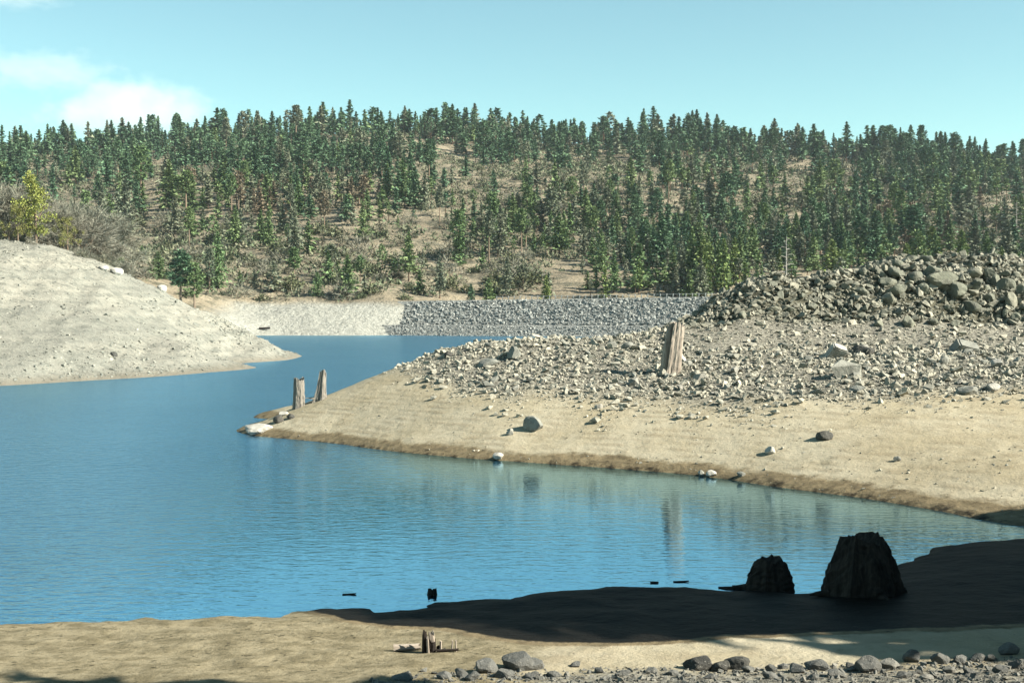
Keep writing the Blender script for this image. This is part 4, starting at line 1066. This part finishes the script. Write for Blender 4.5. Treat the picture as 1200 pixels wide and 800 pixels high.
def root_mesh(name, L_, r0, mat, seed, n=7):
    r = np.random.default_rng(seed); parts = []; p = np.array([0, 0, .05]); d = np.array([1.0, 0, -.05])
    for k in range(5):
        q = p + (d + r.normal(0, .16, 3) * [1, 1, .4]) * L_ / 5; parts.append(tube(p, q, r0 * (1 - k / 5.5), r0 * (1 - (k + 1) / 5.5), n)); p = q
    me = mesh_np(name, *join(parts)); me.materials.append(mat); return me
def stump(px, py, wpx, hpx, mat, lab, seed, H=H_shore, d0=18, d1=130, jag=.2, taper=.75, flare=.3, lean=(0, 0), roots=(), cat='stump', groove=None, furrow=.10, sq=1.0, z=None, power=1.0):
    p = at(H, px, py, d0, d1)
    if z is not None: dd = FPX * (CAMZ - z) / (py - HOR); p = np.array(P(px, py, dd))
    else: p[2] = H(p[0], p[1])
    k = p[1] / FPX; t = empty('stump', tuple(p)); tag(t, lab, cat)
    r0 = wpx * k / 2 / (1 + flare * .6)
    o = link('trunk', stump_mesh('trunk', hpx * k, r0, r0 * taper, mat, seed, jag, flare, lean, furrow=furrow, groove=groove, power=power), t); o.scale = (1, sq, 1)
    for a, l_ in roots:
        o = link('root', root_mesh('root', l_ * wpx * k, r0 * .22, mat, seed + int(a * 10)), t); o.rotation_euler = (0, 0, a); o.location = (math.cos(a) * r0 * .6, math.sin(a) * r0 * .6, .02)
    return t, p, k
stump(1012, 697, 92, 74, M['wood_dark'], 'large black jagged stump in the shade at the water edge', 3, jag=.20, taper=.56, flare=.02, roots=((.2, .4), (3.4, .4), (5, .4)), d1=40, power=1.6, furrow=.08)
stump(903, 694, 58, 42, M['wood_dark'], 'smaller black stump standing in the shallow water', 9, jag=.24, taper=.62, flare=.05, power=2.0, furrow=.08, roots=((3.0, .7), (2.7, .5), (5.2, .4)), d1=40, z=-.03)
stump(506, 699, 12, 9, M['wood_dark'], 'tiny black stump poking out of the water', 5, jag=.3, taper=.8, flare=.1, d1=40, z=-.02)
stump(785, 436, 25, 60, M['wood'], 'tall pale weathered stump standing on the rubble slope', 21, jag=.13, taper=.80, flare=.02, lean=(.13, 0), groove=((4.0, .20, .60), (4.75, .10, .18)), furrow=.06, sq=.8)
stump(350, 477, 15, 36, M['wood_grey'], 'straight grey stump, left one of the pair at the tip', 22, jag=.14, taper=.84, flare=.14, groove=((3.9, .2, .35),), furrow=.06, d1=75)
stump(375, 468, 17, 37, M['wood_grey'], 'split leaning stump, right one of the pair at the tip', 27, jag=.30, taper=.58, flare=.40, lean=(.10, 0), groove=((4.5, .25, .35),), roots=((3.3, .8), (3.9, .6), (.2, .6)), furrow=.08, d1=75)
# rotted stump and driftwood in the foreground
def stick_mesh(name, L_, r0, r1, mat, seed, jag=.3):
    me = stump_mesh(name, L_, r0, r1, mat, seed, jag, .05, (0, 0), 14, 7, .10); return me
pb = at(H_shore, 503, 766, 14, 40); pb[2] = H_shore(pb[0], pb[1]); k = pb[1] / FPX
t = empty('rotted_stump', tuple(pb)); tag(t, 'rotted stump of upright splinters on the near shore', 'stump')
for nm, dx, dy, w_, h_, mat, sd, ln in [('slab', -6, 0, 7, 27, 'wood_dark', 1, 0), ('splinter', -1.5, -.06, 3.4, 22, 'wood', 2, -.02), ('slab', 4, .02, 8, 27, 'wood', 3, -.05), ('core', 3, .0, 9, 17, 'wood_dark', 4, 0), ('splinter', 13, .0, 3, 16, 'wood', 5, 0), ('splinter', 10, .03, 5, 8, 'wood_dark', 8, 0),
                                     ('splinter', 26, .05, 2, 15, 'wood', 6, .03), ('splinter', 31, .0, 2, 16, 'wood', 7, 0), ('splinter', 17, -.03, 4, 6, 'wood', 9, 0)]:
    o = link(nm, stick_mesh(nm, h_ * k, w_ * k / 2, w_ * k / 2.4, M[mat], sd), t); o.location = (dx * k, dy, 0); o.rotation_euler = (0, ln * 2, 0)
def lying(px, py, lpx, rpx, mat, lab, rz, seed, z=None, cat='driftwood', H=H_shore, d1=60):
    p = at(H, px, py, 14 if d1 < 100 else 290, d1)
    if z is not None: p = np.array(P(px, py, FPX * (CAMZ - z) / (py - HOR)))
    else: p[2] = H(p[0], p[1])
    k = p[1] / FPX; o = link('driftwood', stick_mesh('driftwood', lpx * k, rpx * k / 2, rpx * k / 2.6, M[mat], seed, .12)); o.rotation_euler = (0, R(87), rz)
    o.location = (p[0], p[1], p[2] + rpx * k * (.4 if z is None else .12)); tag(o, lab, cat)
lying(464, 765, 30, 9, 'wood', 'short pale log lying left of the rotted stump', .1, 12)
lying(514, 766, 24, 4, 'wood_dark', 'thin dark stick lying right of the rotted stump', .05, 13)
lying(402, 698, 15, 2, 'wood_dark', 'small dark stick floating off the left near shore', .1, 14, 0)
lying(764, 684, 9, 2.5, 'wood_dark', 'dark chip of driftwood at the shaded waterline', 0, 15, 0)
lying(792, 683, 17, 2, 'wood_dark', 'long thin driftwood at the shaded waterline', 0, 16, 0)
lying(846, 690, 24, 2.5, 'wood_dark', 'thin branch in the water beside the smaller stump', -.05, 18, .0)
lying(305, 386, 12, 3, 'wood_dark', 'dark log on the pale far bank', .0, 19, H=H_hill, d1=330)

# ------------------------------------------------------------------ the air between
m = bpy.data.materials.new('thin_haze'); m.use_nodes = True; nt = m.node_tree; nt.nodes.clear()
out = nt.nodes.new('ShaderNodeOutputMaterial'); pv = nt.nodes.new('ShaderNodeVolumePrincipled')
pv.inputs['Color'].default_value = (.80, .92, 1.0, 1); pv.inputs['Density'].default_value = .00005; pv.inputs['Anisotropy'].default_value = .2
nt.links.new(pv.outputs[0], out.inputs['Volume'])
bm = bmesh.new(); bmesh.ops.create_cube(bm, size=1.0)
for v in bm.verts: v.co = ((v.co.x) * 2600, 650 + v.co.y * 1900, 76 + v.co.z * 170)
me = bpy.data.meshes.new('haze'); bm.to_mesh(me); bm.free()
o = link('haze', me, None, m); tag(o, 'thin blue haze in the air over the lake', 'haze', kind='stuff')
